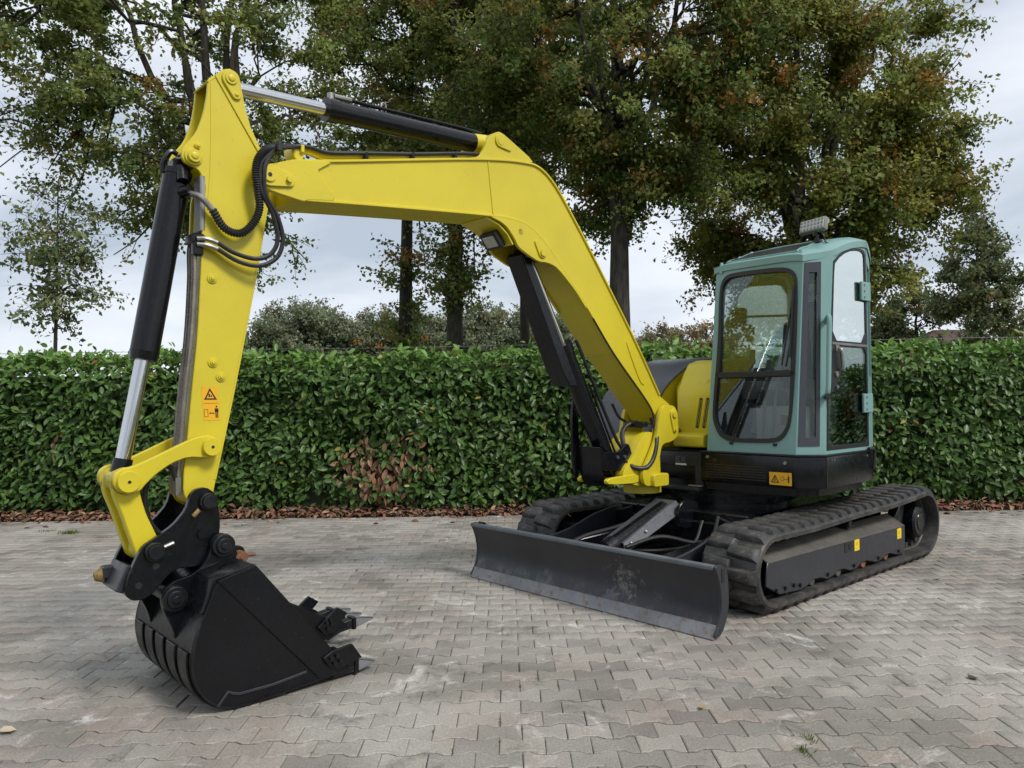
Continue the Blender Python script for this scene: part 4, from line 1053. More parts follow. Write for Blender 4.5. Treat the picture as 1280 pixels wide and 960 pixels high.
for (vx) in (0.02, 0.088):
    s_ = MB(); a, b2 = Vector((vx - 0.032, 1.245)), Vector((vx + 0.012, 1.475)); d = (b2 - a).normalized(); n = Vector((-d.y, d.x)) * 0.018
    outl = []
    for k in range(9): t = math.pi * k / 8; outl.append(b2 + n * math.cos(t) + d * 0.018 * math.sin(t))
    for k in range(9): t = math.pi * k / 8; outl.append(a - n * math.cos(t) - d * 0.018 * math.sin(t))
    s_.add([Ph(p.x, p.y, 0.0015) for p in outl], [list(range(len(outl)))]); s_.mat(1)
    for k in range(22):
        q = a.lerp(b2, (k + 0.5) / 22)
        for j in (-0.5, 0.5):
            r_ = q + n * j * 1.0; s_.add([Ph(r_.x - .005, r_.y - .0028, .0025), Ph(r_.x + .005, r_.y - .0028, .0025), Ph(r_.x + .005, r_.y + .0028, .0025), Ph(r_.x - .005, r_.y + .0028, .0025)], [[0, 1, 2, 3]])
    s_.build('vent_slot', ['print', 'yellow_dirty'], hood)
MB().prism(chaikin([(0.61, 1.065), (0.61, 1.17), (0.50, 1.19), (0.42, 1.19), (0.42, 1.065)], 1, 0.12), -0.19, 0.12).build('hood_step', 'yellow', hood, 0.006)
MB().cyl((0.50, -0.20, 1.205), (0.53, -0.20, 1.205), 0.016, 0.012, 10).build('catch', 'rust', hood)
# dark arched cover on the far side of the boom
ap = chaikin([(0.66, 1.02), (0.66, 1.20), (0.60, 1.40), (0.477, 1.56), (0.329, 1.675), (0.141, 1.775), (-0.054, 1.845), (-0.31, 1.895), (-0.62, 1.90), (-0.85, 1.80)], 2, 0.25, False)
MB().ribbon(ap, -1.08, -0.40, 0.022).build('arched_cover', 'greyplate', hood, 0.006, 2)
MB().prism([(p[0] - 0.03, p[1] - 0.03) for p in ap] + [(-0.75, 1.03)], -1.05, -0.43).build('cover_side', 'yellow', hood)

# ------------------------------------------------------------------ cab
FB, FT = (0.62, 1.04), (0.50, 2.59)
def Pfront(v, w, d): return (FB[0] + (FT[0] - FB[0]) * (w - FB[1]) / (FT[1] - FB[1]) - d, v, w)
cA, cB, cC, cD = (0.165, 1.046), (0.962, 1.046), (0.991, 2.60), (0.212, 2.60)
win = chaikin([(0.213, 1.363), (0.255, 1.945), (0.250, 2.40), (0.285, 2.50), (0.36, 2.535), (0.83, 2.525), (0.925, 2.475), (0.952, 2.38), (0.945, 1.80), (0.922, 1.30), (0.875, 1.19), (0.80, 1.133), (0.393, 1.128), (0.292, 1.172), (0.236, 1.262)], 2, 0.22)
cab = MB()
cab.ring([cA, cB, cC, cD], win, Pfront, 0.05)
# corner panel between windscreen and door
e0, e1, t0, t1 = Vector((0.62, 0.962, 1.046)), Vector((0.473, 1.122, 1.046)), Vector((0.50, 0.991, 2.60)), Vector((0.29, 1.122, 2.605))
def Pcorner(x, y, d):                                   # x,y in 0..1
    p = e0.lerp(e1, x).lerp(t0.lerp(t1, x), y); n = (e1 - e0).cross(t0 - e0).normalized(); return tuple(p - n * d)
cw = [(0.07, 0.045), (0.80, 0.045), (0.62, 0.96), (0.06, 0.955)]
cab.ring([(0, 0), (1, 0), (1, 1), (0, 1)], cw, Pcorner, 0.05)
# door side: frame follows the arched roof edge
arch = [(0.29, 2.605), (0.20, 2.648), (0.12, 2.680), (0.05, 2.702), (-0.024, 2.722), (-0.10, 2.737), (-0.18, 2.749), (-0.30, 2.760)]
dout = [(0.473, 1.046)] + arch + [(-0.315, 1.046)]
din = [(0.448, 1.075), (0.425, 1.553), (0.354, 1.90), (0.275, 2.555), (0.19, 2.61), (0.10, 2.652), (-0.02, 2.69), (-0.12, 2.705), (-0.20, 2.71), (-0.27, 2.70), (-0.293, 2.66), (-0.29, 1.075)]
Pside = lambda u, w, d: (u, 1.122 - d, w)
cab.ring(dout, din, Pside, 0.045)
# right-hand side with its own window, and the back
Pr = lambda u, w, d: (u, 0.165 + 0.047 * (w - 1.046) / 1.554 + d, w)
cab.ring([(0.62, 1.046), (0.50, 2.60), (0.12, 2.70), (-0.80, 2.74), (-0.80, 1.046)], chaikin([(0.50, 1.62), (0.42, 2.50), (0.10, 2.60), (-0.70, 2.62), (-0.70, 1.62)], 1, 0.1), Pr, 0.045)
rr0, rr1 = Vector((-0.80, 0.20, 0)), Vector((-0.80, 0.92, 0)); rs = Vector((-0.315, 1.122, 0))
def Pback(v, w, d): return (-0.80 + d, v, w)
cab.ring([(0.165, 1.046), (0.94, 1.046), (0.94, 2.74), (0.21, 2.74)], chaikin([(0.28, 1.75), (0.86, 1.75), (0.86, 2.58), (0.28, 2.58)], 2, 0.15), Pback, 0.045)
q0, q1 = Vector((-0.315, 1.122, 1.046)), Vector((-0.80, 0.94, 1.046)); q2, q3 = Vector((-0.315, 1.122, 2.755)), Vector((-0.80, 0.94, 2.74))
def Pquarter(x, y, d):
    p = q0.lerp(q1, x).lerp(q2.lerp(q3, x), y); n = (q1 - q0).cross(q2 - q0).normalized(); return tuple(p - n * d)
cab.ring([(0, 0), (1, 0), (1, 1), (0, 1)], [(0.12, 0.36), (0.88, 0.36), (0.88, 0.92), (0.12, 0.92)], Pquarter, 0.045)
cabo = cab.build('cab', 'teal', EX)
# roof skin: arched along the machine, crowned across it
def roof_z(u, v):
    prof = [(0.53, 2.585), (0.50, 2.605), (0.40, 2.655), (0.29, 2.69), (0.12, 2.745), (-0.02, 2.775), (-0.20, 2.80), (-0.45, 2.80), (-0.70, 2.785), (-0.80, 2.75), (-0.83, 2.70)]
    us = [p[0] for p in prof][::-1]; zs = [p[1] for p in prof][::-1]
    z = float(np.interp(u, us, zs)); vl, vr = 0.20, 1.13 if u < 0.29 else 1.13 - (u - 0.29) * 0.6
    t = (v - vl) / (vr - vl); edge = min(t, 1 - t)
    return z + 0.045 * math.sin(math.pi * min(max(t, 0), 1)) ** 0.7 - (0.045 if edge < 0.001 else 0.0) - (0.012 if edge < 0.05 else 0)
def roof_v(u):
    vr = 1.132 if u < 0.27 else max(0.99, 1.132 - (u - 0.27) * 0.56)
    if u < -0.315: vr = 1.132 + (u + 0.315) * 0.37
    vl = 0.195 + 0.0 * u
    return vl, vr
US = [0.515, 0.50, 0.47, 0.43, 0.38, 0.33, 0.29, 0.24, 0.19, 0.12, 0.05, -0.02, -0.10, -0.2, -0.315, -0.45, -0.6, -0.72, -0.79, -0.82]
TS = [0, 0.015, 0.05, 0.10, 0.2, 0.35, 0.5, 0.65, 0.8, 0.90, 0.95, 0.985, 1.0]
rf = MB(); V = []
for u in US:
    vl, vr = roof_v(u)
    for t in TS:
        v = vl + (vr - vl) * t
        edge = min(t, 1 - t); base = float(np.interp(u, [-0.82, -0.79, -0.72, -0.45, -0.2, -0.02, 0.12, 0.29, 0.38, 0.47, 0.515], [2.72, 2.745, 2.77, 2.785, 2.775, 2.74, 2.70, 2.64, 2.62, 2.605, 2.595]))
        V.append((u, v, base + 0.055 * min(1, (edge / 0.14)) ** 0.6 * float(np.interp(u, [0.38, 0.5], [1, 0.35]))))
k = len(TS); n = len(US)
F = [[i * k + j, i * k + j + 1, (i + 1) * k + j + 1, (i + 1) * k + j] for i in range(n - 1) for j in range(k - 1)]
rf.add(V, F)
bot = [(u, v, z - 0.05) for (u, v, z) in V]
rf.add(bot, [f[::-1] for f in F])
o_ = len(V)
rim = [j for j in range(k)] + [i * k + k - 1 for i in range(1, n)] + [(n - 1) * k + j for j in range(k - 2, -1, -1)] + [i * k for i in range(n - 2, 0, -1)]
rf.f += [[rim[i], rim[(i + 1) % len(rim)], rim[(i + 1) % len(rim)] + o_, rim[i] + o_] for i in range(len(rim))]; rf.mi += [0] * len(rim); rf.sm += [True] * len(rim)
roof = rf.build('cab_roof', 'teal', EX)
def roof_at(u, v):
    vl, vr = roof_v(u); t = (v - vl) / (vr - vl); edge = min(t, 1 - t)
    base = float(np.interp(u, [-0.82, -0.79, -0.72, -0.45, -0.2, -0.02, 0.12, 0.29, 0.38, 0.47, 0.515], [2.72, 2.745, 2.77, 2.785, 2.775, 2.74, 2.70, 2.64, 2.62, 2.605, 2.595]))
    return base + 0.055 * min(1, (max(edge, 0) / 0.14)) ** 0.6 * float(np.interp(u, [0.38, 0.5], [1, 0.35]))
sl = MB(); us = np.linspace(0.455, 0.02, 9); V = []
for u in us:
    for v in (0.30, 0.60, 0.90): V.append((u, v, roof_at(u, v) + 0.006))
sl.add(V, [[i * 3 + j, i * 3 + j + 1, i * 3 + j + 4, i * 3 + j + 3] for i in range(8) for j in range(2)]); sl.build('roof_window', 'skylight', roof)
sr = MB()
for v in (0.285, 0.915): sr.tube([(u, v, roof_at(u, v) + 0.004) for u in us], 0.008, 6)
for u in (us[0], us[-1]): sr.tube([(u, v, roof_at(u, v) + 0.004) for v in (0.285, 0.5, 0.7, 0.915)], 0.008, 6)
sr.build('roof_window_seal', 'teal', roof)
for (u, v) in ((0.46, 0.235), (0.2, 0.25), (0.46, 0.955), (0.04, 0.27)):
    MB().cyl((u, v, roof_at(u, v) - 0.01), (u, v, roof_at(u, v) + 0.022), 0.018, 0.012, 10).build('roof_stud', 'teal', roof)
# gaskets and panes
def pane(poly, P, name, d, thick=0.005):
    b = MB(); n = len(poly)
    b.add([P(*p, d) for p in poly] + [P(*p, d + thick) for p in poly], [list(range(n)), list(range(2 * n - 1, n - 1, -1))] + [[i, i + n, (i + 1) % n + n, (i + 1) % n] for i in range(n)])
    return b.build(name, 'glass', cabo)
def shrink(poly, k):
    cx = sum(p[0] for p in poly) / len(poly); cy = sum(p[1] for p in poly) / len(poly)
    out_ = []
    for x, y in poly:
        dx, dy = x - cx, y - cy; L = math.hypot(dx, dy); out_.append((x - dx / L * k, y - dy / L * k))
    return out_
grow = shrink(win, -0.004)
MB().ring(grow, shrink(win, 0.030), lambda v, w, d: Pfront(v, w, d - 0.012), 0.035).build('window_gasket', 'gasket', cabo)
gi = shrink(win, 0.024)
up_ = [p for p in gi]
def clip(poly, yv, above):
    o = []
    for i in range(len(poly)):
        a, b = poly[i], poly[(i + 1) % len(poly)]
        ia, ib = (a[1] >= yv) == above, (b[1] >= yv) == above
        if ia: o.append(a)
        if ia != ib:
            t = (yv - a[1]) / (b[1] - a[1]); o.append((a[0] + (b[0] - a[0]) * t, yv))
    return o
pane(clip(gi, 1.70, True), Pfront, 'windscreen', 0.012); pane(clip(gi, 1.655, False), Pfront, 'lower_windscreen', 0.010)
br = MB(); br.add([Pfront(v, w, d) for d in (-0.012, 0.03) for v, w in ((0.228, 1.652), (0.945, 1.652), (0.945, 1.704), (0.228, 1.704))], [[0, 1, 2, 3], [7, 6, 5, 4], [0, 4, 5, 1], [1, 5, 6, 2], [2, 6, 7, 3], [3, 7, 4, 0]])
br.build('window_bar', 'gasket', cabo, 0.006)
ci = [(0.30, 0.085), (0.66, 0.085), (0.50, 0.91), (0.22, 0.91)]
MB().ring(shrink(cw, -0.004), ci, lambda x, y, d: Pcorner(x, y, d - 0.006), 0.012).build('corner_band', 'frit', cabo)
pane(shrink(cw, 0.01), Pcorner, 'corner_window', 0.012)
pane(shrink(chaikin([(0.50, 1.62), (0.42, 2.50), (0.10, 2.60), (-0.70, 2.62), (-0.70, 1.62)], 1, 0.1), -0.01), Pr, 'side_window', 0.02)
pane(chaikin([(0.27, 1.74), (0.87, 1.74), (0.87, 2.59), (0.27, 2.59)], 2, 0.15), Pback, 'rear_window', 0.02)
pane([(0.10, 0.35), (0.90, 0.35), (0.90, 0.93), (0.10, 0.93)], Pquarter, 'quarter_window', 0.02)
MB().cyl(Pfront(0.262, 2.555, 0.02), Pfront(0.262, 2.555, -0.012), 0.014, n=12).build('screw', 'steel', cabo)
for (v, w) in ((0.40, 1.118), (0.79, 1.118)):
    MB().box(Pfront(v, w, -0.008), (0.02, 0.03, 0.022)).build('window_clip', 'gasket', cabo, 0.004)
# wiper arm on the screen
MB().tube([Pfront(0.84, 1.74, -0.02), Pfront(0.885, 2.0, -0.025), Pfront(0.925, 2.30, -0.02)], 0.007, 6).build('wiper', 'gasket', cabo)
MB().tube([Pfront(0.905, 1.80, -0.016), Pfront(0.925, 2.36, -0.016)], 0.011, 6).build('wiper_blade', 'gasket', cabo)
# grab rail on the corner pillar
gp = []
for (x, y, d) in ((0.86, 0.66, 0.0), (0.86, 0.675, -0.05), (0.88, 0.665, -0.075), (0.90, 0.52, -0.078), (0.93, 0.36, -0.075), (0.93, 0.30, -0.06), (0.92, 0.285, 0.0)): gp.append(Pcorner(x, y, d))
MB().tube(catmull(gp, 6), 0.019, 10).build('grab_rail', 'teal', cabo)
MB().cyl(Pcorner(0.94, 0.285, -0.085), Pcorner(0.94, 0.285, 0.0), 0.02, n=12).build('rail_stop', 'rubber', cabo)
# work lamp on the roof
wl = MB(); ctr = Vector((0.16, 0.90, 2.895)); rot = Matrix.Rotation(R(-16), 3, 'Y') @ Matrix.Rotation(R(-8), 3, 'Z')
wl.box(ctr - rot @ Vector((0.02, 0, 0)), (0.05, 0.235, 0.108), rot)
lampo = wl.build('work_lamp', 'lamp_grey', EX, 0.008, 2)
le = MB(); le.box(ctr + rot @ Vector((0.007, 0, 0)), (0.010, 0.218, 0.093), rot).build('lamp_lens', 'lens', lampo, 0.003)
ld = MB()
for i in range(3):
    for j in range(7):
        q = ctr + rot @ Vector((0.012, -0.096 + j * 0.032, -0.032 + i * 0.032)); ld.cyl(q, q + rot @ Vector((0.003, 0, 0)), 0.012, 0.009, 10)
ld.build('lamp_reflector', 'lamp_grey', lampo)
MB().tube([(0.14, 0.93, 2.74), (0.14, 0.93, 2.80), (0.15, 0.92, 2.85)], 0.012, 8).box((0.14, 0.93, 2.76), (0.05, 0.06, 0.02)).build('lamp_bracket', 'gasket', lampo)
MB().tube(catmull([(0.13, 0.95, 2.84), (0.16, 0.99, 2.80), (0.15, 1.00, 2.76), (0.19, 1.02, 2.735), (0.17, 1.05, 2.715)], 6), 0.006, 6).build('lamp_cable', 'rubber', lampo)

# ------------------------------------------------------------------ door
dr = MB(); Pd = lambda u, w, d: (u, 1.128 - d, w)
split = 1.905
dhole_u = chaikin([(0.325, 1.93), (0.265, 2.53), (0.18, 2.592), (0.09, 2.635), (-0.02, 2.668), (-0.12, 2.683), (-0.20, 2.688), (-0.255, 2.672), (-0.268, 2.63), (-0.268, 1.93)], 1, 0.12)
dh_l = chaikin([(0.33, 1.885), (0.40, 1.56), (0.425, 1.11), (-0.262, 1.105), (-0.268, 1.885)], 1, 0.06)
oU = [(0.352, split)] + din[3:11] + [(-0.292, split)]
oL = [(0.446, 1.078), (0.423, 1.553), (0.354, 1.90), (0.352, split), (-0.292, split), (-0.289, 1.078)]
dr.ring(oU, dhole_u, Pd, 0.03).ring(oL, dh_l, Pd, 0.03)
door = dr.build('door', 'gasket', EX)
def dpane(poly, name):
    b = MB(); n = len(poly); b.add([Pd(*p, 0.006) for p in poly] + [Pd(*p, 0.011) for p in poly], [list(range(n)), list(range(2 * n - 1, n - 1, -1))])
    return b.build(name, 'glass', door)
dpane(shrink(dhole_u, -0.008), 'upper_window'); dpane(shrink(dh_l, -0.008), 'lower_window')
MB().box((0.03, 1.132, split), (0.62, 0.012, 0.020)).build('door_rail', 'steel', door, 0.003)
hplate = chaikin([(0.355, 1.90), (0.215, 1.895), (0.195, 1.86), (0.20, 1.68), (0.245, 1.615), (0.395, 1.50), (0.41, 1.56)], 1, 0.15)
MB().prism([(u, w) for u, w in hplate], 1.126, 1.136).build('latch_plate', 'gasket', door, 0.003)
hn = MB(); hn.tube(catmull([(0.262, 1.137, 1.865), (0.262, 1.165, 1.855), (0.252, 1.168, 1.79), (0.242, 1.165, 1.715), (0.242, 1.138, 1.705)], 5), 0.013, 8).build('door_handle', 'steel', door)
MB().box((0.268, 1.14, 1.868), (0.05, 0.012, 0.05)).build('latch', 'steel', door, 0.004)
MB().cyl((0.295, 1.135, 1.665), (0.295, 1.150, 1.665), 0.022, n=16).build('lock', 'steel', door)
for w0 in (2.355, 1.432):
    h = MB(); h.box((-0.225, 1.144, w0), (0.145, 0.022, 0.155)).cyl((-0.305, 1.140, w0 - 0.08), (-0.305, 1.140, w0 + 0.08), 0.018, n=12)
    h.build('hinge', 'teal', door, 0.005)
    hb = MB()
    for dz in (-0.05, 0, 0.05): hb.cyl((-0.20, 1.154, w0 + dz), (-0.20, 1.160, w0 + dz), 0.009, n=8)
    hb.build('hinge_bolts', 'steel', door)

# ------------------------------------------------------------------ inside the cab
MB().slab([(0.60, 0.17), (0.60, 0.96), (0.45, 1.10), (-0.30, 1.10), (-0.78, 0.92), (-0.78, 0.17)], 1.046, 1.075).build('cab_floor', 'inside_dark', EX)
se = MB(); se.box((0.0, 0.62, 1.25), (0.46, 0.46, 0.34)); seat = se.build('seat', 'inside_grey', EX, 0.03, 2)
MB().box((0.0, 0.62, 1.49), (0.50, 0.50, 0.13)).build('cushion', 'inside_dark', seat, 0.045, 3)
MB().box((-0.28, 0.62, 1.84), (0.13, 0.48, 0.66), Matrix.Rotation(R(-9), 3, 'Y')).build('backrest', 'inside_dark', seat, 0.05, 3)
MB().box((-0.35, 0.62, 2.24), (0.10, 0.28, 0.18)).build('headrest', 'inside_dark', seat, 0.04, 3)
MB().box((0.232, 0.70, 1.30), (0.012, 0.14, 0.08)).build('seat_box_latch', 'rust', seat)
for v in (0.36, 0.92):
    cs = MB(); cs.box((0.02, v, 1.55), (0.50, 0.15, 0.16)).box((0.05, v, 1.35), (0.25, 0.10, 0.35)); cso = cs.build('side_console', 'inside', EX, 0.025, 2)
    MB().tube([(0.20, v, 1.62), (0.22, v, 1.72), (0.21, v, 1.80)], 0.014, 8).cyl((0.21, v, 1.78), (0.20, v, 1.90), 0.026, 0.022, 12).build('joystick', 'inside_dark', cso)
for v in (0.555, 0.645):
    tl = MB(); tl.tube([(0.40, v, 1.08), (0.36, v + 0.0, 1.40), (0.30, v + 0.01, 1.70)], 0.012, 8).cyl((0.30, v + 0.01, 1.68), (0.29, v + 0.01, 1.80), 0.020, n=10).build('travel_lever', 'inside', EX)
MB().box((0.38, 0.60, 1.10), (0.16, 0.34, 0.05)).build('foot_pedals', 'rubber', EX, 0.01)
mo = MB(); mo.box((0.40, 0.87, 1.98), (0.05, 0.13, 0.24)); mo.tube([(0.42, 0.90, 1.86), (0.45, 0.93, 1.60)], 0.014, 8); mo.build('monitor', 'inside_dark', EX, 0.01)
MB().box((-0.05, 0.27, 1.50), (0.5, 0.12, 0.5)).build('right_console', 'inside_dark', EX, 0.02)
MB().box((-0.40, 0.95, 1.42), (0.16, 0.12, 0.30)).build('fire_extinguisher_box', 'red', EX, 0.03, 2)
MB().box((-0.10, 0.222, 1.34), (1.30, 0.02, 0.56)).build('side_trim', 'inside_dark', EX, 0.006)
MB().box((-0.735, 0.57, 1.40), (0.02, 0.66, 0.66)).build('rear_trim', 'inside_dark', EX, 0.006)
for w in (1.98, 2.27):
    MB().cyl((-0.70, 0.22, w), (-0.70, 0.92, w), 0.012, n=8).build('guard_bar', 'inside', EX)
MB().tube(catmull([(0.44, 0.37, 2.53), (0.44, 0.36, 2.49), (0.44, 0.40, 2.465), (0.44, 0.44, 2.49), (0.44, 0.43, 2.53)], 5), 0.009, 6).build('sunblind_loop', 'rubber', EX)

# ------------------------------------------------------------------ swing post
ps = MB()
ear = chaikin([(0.86, 1.437), (0.79, 1.425), (0.745, 1.37), (0.735, 1.25), (0.74, 1.17), (0.83, 1.125), (0.96, 1.11), (0.99, 1.05), (1.03, 0.88), (1.03, 0.78), (1.20, 0.77), (1.24, 0.88), (1.13, 1.02), (1.04, 1.16), (1.0, 1.36), (0.94, 1.43)], 2, 0.2)
for s0, s1 in ((-0.075, -0.035), (-0.455, -0.415)): ps.prism(ear, s0, s1)
body = chaikin([(0.98, 1.20), (0.93, 1.10), (0.92, 0.77), (1.10, 0.76), (1.30, 0.79), (1.42, 0.85), (1.40, 0.93), (1.28, 1.02), (1.20, 1.14), (1.10, 1.22)], 2, 0.22)
ps.prism(body, -0.40, -0.09)
post = ps.build('swing_post', 'yellow', EX, 0.010, 2)
MB().cyl((0.98, VC, 0.70), (0.98, VC, 0.80), 0.16, n=28).build('swing_pivot', 'yellow', post)
MB().prism(chaikin([(0.93, 0.87), (0.93, 0.765), (1.13, 0.765), (1.13, 0.87)], 1, .1), -0.09, 0.0).build('swing_lug', 'yellow', post, 0.006)
for (u, w, z0) in ((1.40, 0.83, 0),):
    for s0, s1 in ((-0.12, -0.08), (-0.41, -0.37)): MB().prism(chaikin([(1.20, w - 0.03), (1.60, w - 0.015), (1.62, w + 0.02), (1.58, w + 0.04), (1.20, w + 0.05)], 1), s0, s1).build('cylinder_fork', 'yellow', post, 0.005)
pinp = lobe(0.815, 1.355, 0.048, 0.80, 1.225, 0.026)
MB().prism(pinp, -0.036, -0.022).build('pin_keeper', 'yellow', post, 0.003)
MB().cyl((0.815, -0.03, 1.355), (0.815, -0.008, 1.355), 0.034, 0.028, 18).cyl((0.80, -0.03, 1.225), (0.80, -0.010, 1.225), 0.014, n=6).build('boom_foot_pin', 'yellow', post)
MB().box((1.10, -0.20, 1.275), (0.07, 0.20, 0.05)).build('hose_clamp', 'black', post, 0.01)

# ------------------------------------------------------------------ boom
BV0, BV1 = VC - 0.16, VC + 0.16
topl = [(4.20, 2.865), (3.971, 2.908), (3.522, 3.004), (3.2, 3.073), (2.946, 3.126), (2.75, 3.162), (2.58, 3.188), (2.45, 3.20), (2.335, 3.205), (2.24, 3.17), (2.16, 3.112), (2.09, 3.045), (1.978, 2.915), (1.765, 2.655), (1.528, 2.350), (1.261, 2.008), (1.08, 1.752), (0.922, 1.52), (0.78, 1.44), (0.73, 1.36), (0.75, 1.29), (0.82, 1.262), (0.92, 1.285)]
botl = [(1.012, 1.385), (1.132, 1.500), (1.501, 1.852), (1.775, 2.159), (1.849, 2.245), (2.094, 2.490), (2.209, 2.606), (2.321, 2.697), (2.433, 2.752), (2.595, 2.774), (2.829, 2.761), (3.368, 2.716), (3.947, 2.665), (4.14, 2.645), (4.20, 2.648)]
bo = MB(); bo.prism(topl + botl, BV0 + 0.012, BV1 - 0.012)
boom = bo.build('boom', 'yellow', EX, 0.004)
fl = MB(); tp = chaikin(topl[:18], 2, 0.25, False); fl.ribbon(tp, BV0 - 0.002, BV1 + 0.002, 0.016, 0.005)
fl.ribbon(chaikin(botl[2:], 2, 0.25, False), BV0 - 0.002, BV1 + 0.002, 0.016, 0.005); fl.build('boom_flange', 'yellow', boom, 0.003)
# tip plates that take the arm between them
tipp = chaikin([(4.422, 2.715), (4.414, 2.77), (4.385, 2.805), (4.344, 2.818), (4.216, 2.868), (3.975, 2.898), (4.085, 2.825), (3.955, 2.672), (4.135, 2.648), (4.165, 2.634), (4.312, 2.655), (4.395, 2.672)], 1, 0.12)
for s0, s1 in ((BV1 - 0.032, BV1 + 0.004), (BV0 - 0.004, BV0 + 0.032)): MB().prism(tipp, s0, s1).build('tip_plate', 'yellow', boom, 0.004)
lob = lobe(4.372, 2.745, 0.060, 4.258, 2.736, 0.036)
kp = MB(); kp.prism(lob, BV1 + 0.004, BV1 + 0.020); kpo = kp.build('pin_keeper', 'yellow', boom, 0.003)
pn = MB(); pn.cyl((4.375, BV0 - 0.02, 2.745), (4.375, BV1 + 0.03, 2.745), 0.036, n=24).mat(1).cyl((4.375, BV1 + 0.028, 2.745), (4.375, BV1 + 0.032, 2.745), 0.012, n=12)
pn.mat(0).cyl((4.262, BV1 + 0.015, 2.738), (4.262, BV1 + 0.04, 2.738), 0.018, n=6); pn.build('arm_pin', ['yellow', 'print'], boom)
# stiffener bends near the tip
MB().prism([(2.775, 3.15), (2.79, 3.15), (2.748, 2.78), (2.733, 2.78)], BV1 - 0.013, BV1 - 0.007).build('weld_bead', 'yellow', boom, 0.002)
MB().prism(chaikin([(1.36, 1.97), (1.30, 1.93), (1.11, 1.62), (1.13, 1.60), (1.18, 1.63)], 2), BV1 - 0.013, BV1 - 0.005).build('foot_stiffener', 'yellow', boom, 0.002)
# ears that carry the arm cylinder
earb = chaikin([(2.96, 3.135), (2.87, 3.155), (2.815, 3.22), (2.785, 3.29), (2.745, 3.335), (2.704, 3.362), (2.672, 3.372), (2.627, 3.362), (2.335, 3.225), (2.42, 3.20), (2.6, 3.18)], 1, 0.2)
for s0, s1 in ((BV1 - 0.045, BV1 - 0.012), (BV0 + 0.012, BV0 + 0.045)): MB().prism(earb, s0, s1).build('cylinder_ear', 'yellow', boom, 0.004)
MB().prism(lobe(2.672, 3.306, 0.046, 2.590, 3.272, 0.022), BV1 - 0.012, BV1).build('pin_keeper', 'yellow', boom, 0.003)
MB().cyl((2.672, BV0, 3.306), (2.672, BV1 + 0.004, 3.306), 0.030, n=20).build('cylinder_pin', 'yellow', boom)
# lower gusset for the boom cylinder, with the lamp in it
gus = [(2.80, 2.768), (2.754, 2.752), (2.682, 2.735), (2.623, 2.705), (2.556, 2.635), (2.519, 2.578), (2.427, 2.535), (2.325, 2.496), (2.231, 2.498), (2.153, 2.480), (2.078, 2.430), (1.942, 2.318), (1.80, 2.165), (1.849, 2.26), (2.094, 2.505), (2.209, 2.62), (2.321, 2.71), (2.433, 2.765), (2.595, 2.785)]
for s0, s1 in ((BV1 - 0.025, BV1 + 0.001), (BV0 - 0.001, BV0 + 0.025)): MB().prism(chaikin(gus, 1, 0.2), s0, s1).build('gusset', 'yellow', boom, 0.003)
MB().ribbon([(2.80, 2.762), (2.68, 2.725), (2.60, 2.67), (2.548, 2.60)], BV0 + 0.02, BV1 - 0.02, 0.012).build('gusset_web', 'yellow', boom)
MB().prism(lobe(2.288, 2.566, 0.042, 2.345, 2.632, 0.020), BV1, BV1 + 0.012).build('pin_keeper', 'yellow', boom, 0.003)
MB().cyl((2.288, BV0, 2.566), (2.288, BV1 + 0.022, 2.566), 0.028, n=18).build('cylinder_pin', 'yellow', boom)
MB().cyl((2.494, BV1 - 0.001, 2.692), (2.494, BV1 + 0.0025, 2.692), 0.022, n=18).build('gusset_hole', 'yellow_dirty', boom)
blm = MB(); rl = Matrix.Rotation(R(38), 3, 'Y'); cl_ = Vector((2.635, VC + 0.01, 2.635)); blm.box(cl_, (0.05, 0.17, 0.13), rl); bl_o = blm.build('boom_lamp', 'gasket', boom, 0.012, 2)
lz = MB(); lz.box(cl_ + rl @ Vector((0.026, 0, 0)), (0.008, 0.12, 0.085), rl).build('boom_lamp_lens', 'lens', boom, 0.004)
# pipes along the top of the boom with clips
for dv, dz in ((0.06, 0.028), (0.105, 0.026)):
    b = MB(); b.tube(catmull([(4.20, VC + dv, 2.93), (4.10, VC + dv, 2.955), (3.99, VC + dv, 2.942), (3.78, VC + dv, 2.980), (3.366, VC + dv, 3.062), (2.93, VC + dv, 3.155), (2.86, VC + dv, 3.165)], 5), 0.014, 8).build('boom_pipe', 'yellow', boom)
MB().tube(catmull([(4.30, VC + 0.135, 2.925), (4.13, VC + 0.135, 2.962), (4.0, VC + 0.135, 2.955), (3.78, VC + 0.135, 2.996), (3.366, VC + 0.135, 3.076), (2.93, VC + 0.135, 3.168), (2.75, VC + 0.10, 3.19)], 6), 0.013, 8).build('boom_hose', 'rubber', boom)
for u, w in ((4.16, 2.93), (3.74, 2.975), (3.40, 3.045), (3.06, 3.115)):
    MB().box((u, VC + 0.10, w + 0.012), (0.022, 0.10, 0.045)).build('pipe_clip', 'black' if u < 4 else 'yellow', boom, 0.004)
MB().prism(chaikin([(4.20, 2.87), (4.14, 2.885), (4.15, 2.96), (4.20, 2.97), (4.22, 2.93)], 1), VC + 0.02, VC + 0.13).build('pipe_bracket', 'yellow', boom, 0.006)
for u, w in ((1.56, 2.40), (1.245, 1.985), (2.02, 2.99)):
    MB().cyl((u, BV1 - 0.04, w), (u - 0.03, BV1 - 0.04, w + 0.035), 0.014, n=8).build('hose_peg', 'yellow', boom)
MB().tube(catmull([(1.75, BV1 + 0.001, 2.118), (1.5, BV1 + 0.002, 1.838), (1.13, BV1 + 0.004, 1.49), (1.03, BV1 + 0.006, 1.36), (1.03, BV1 + 0.0, 1.25)], 5), 0.008, 6).build('boom_cable', 'rubber', boom)

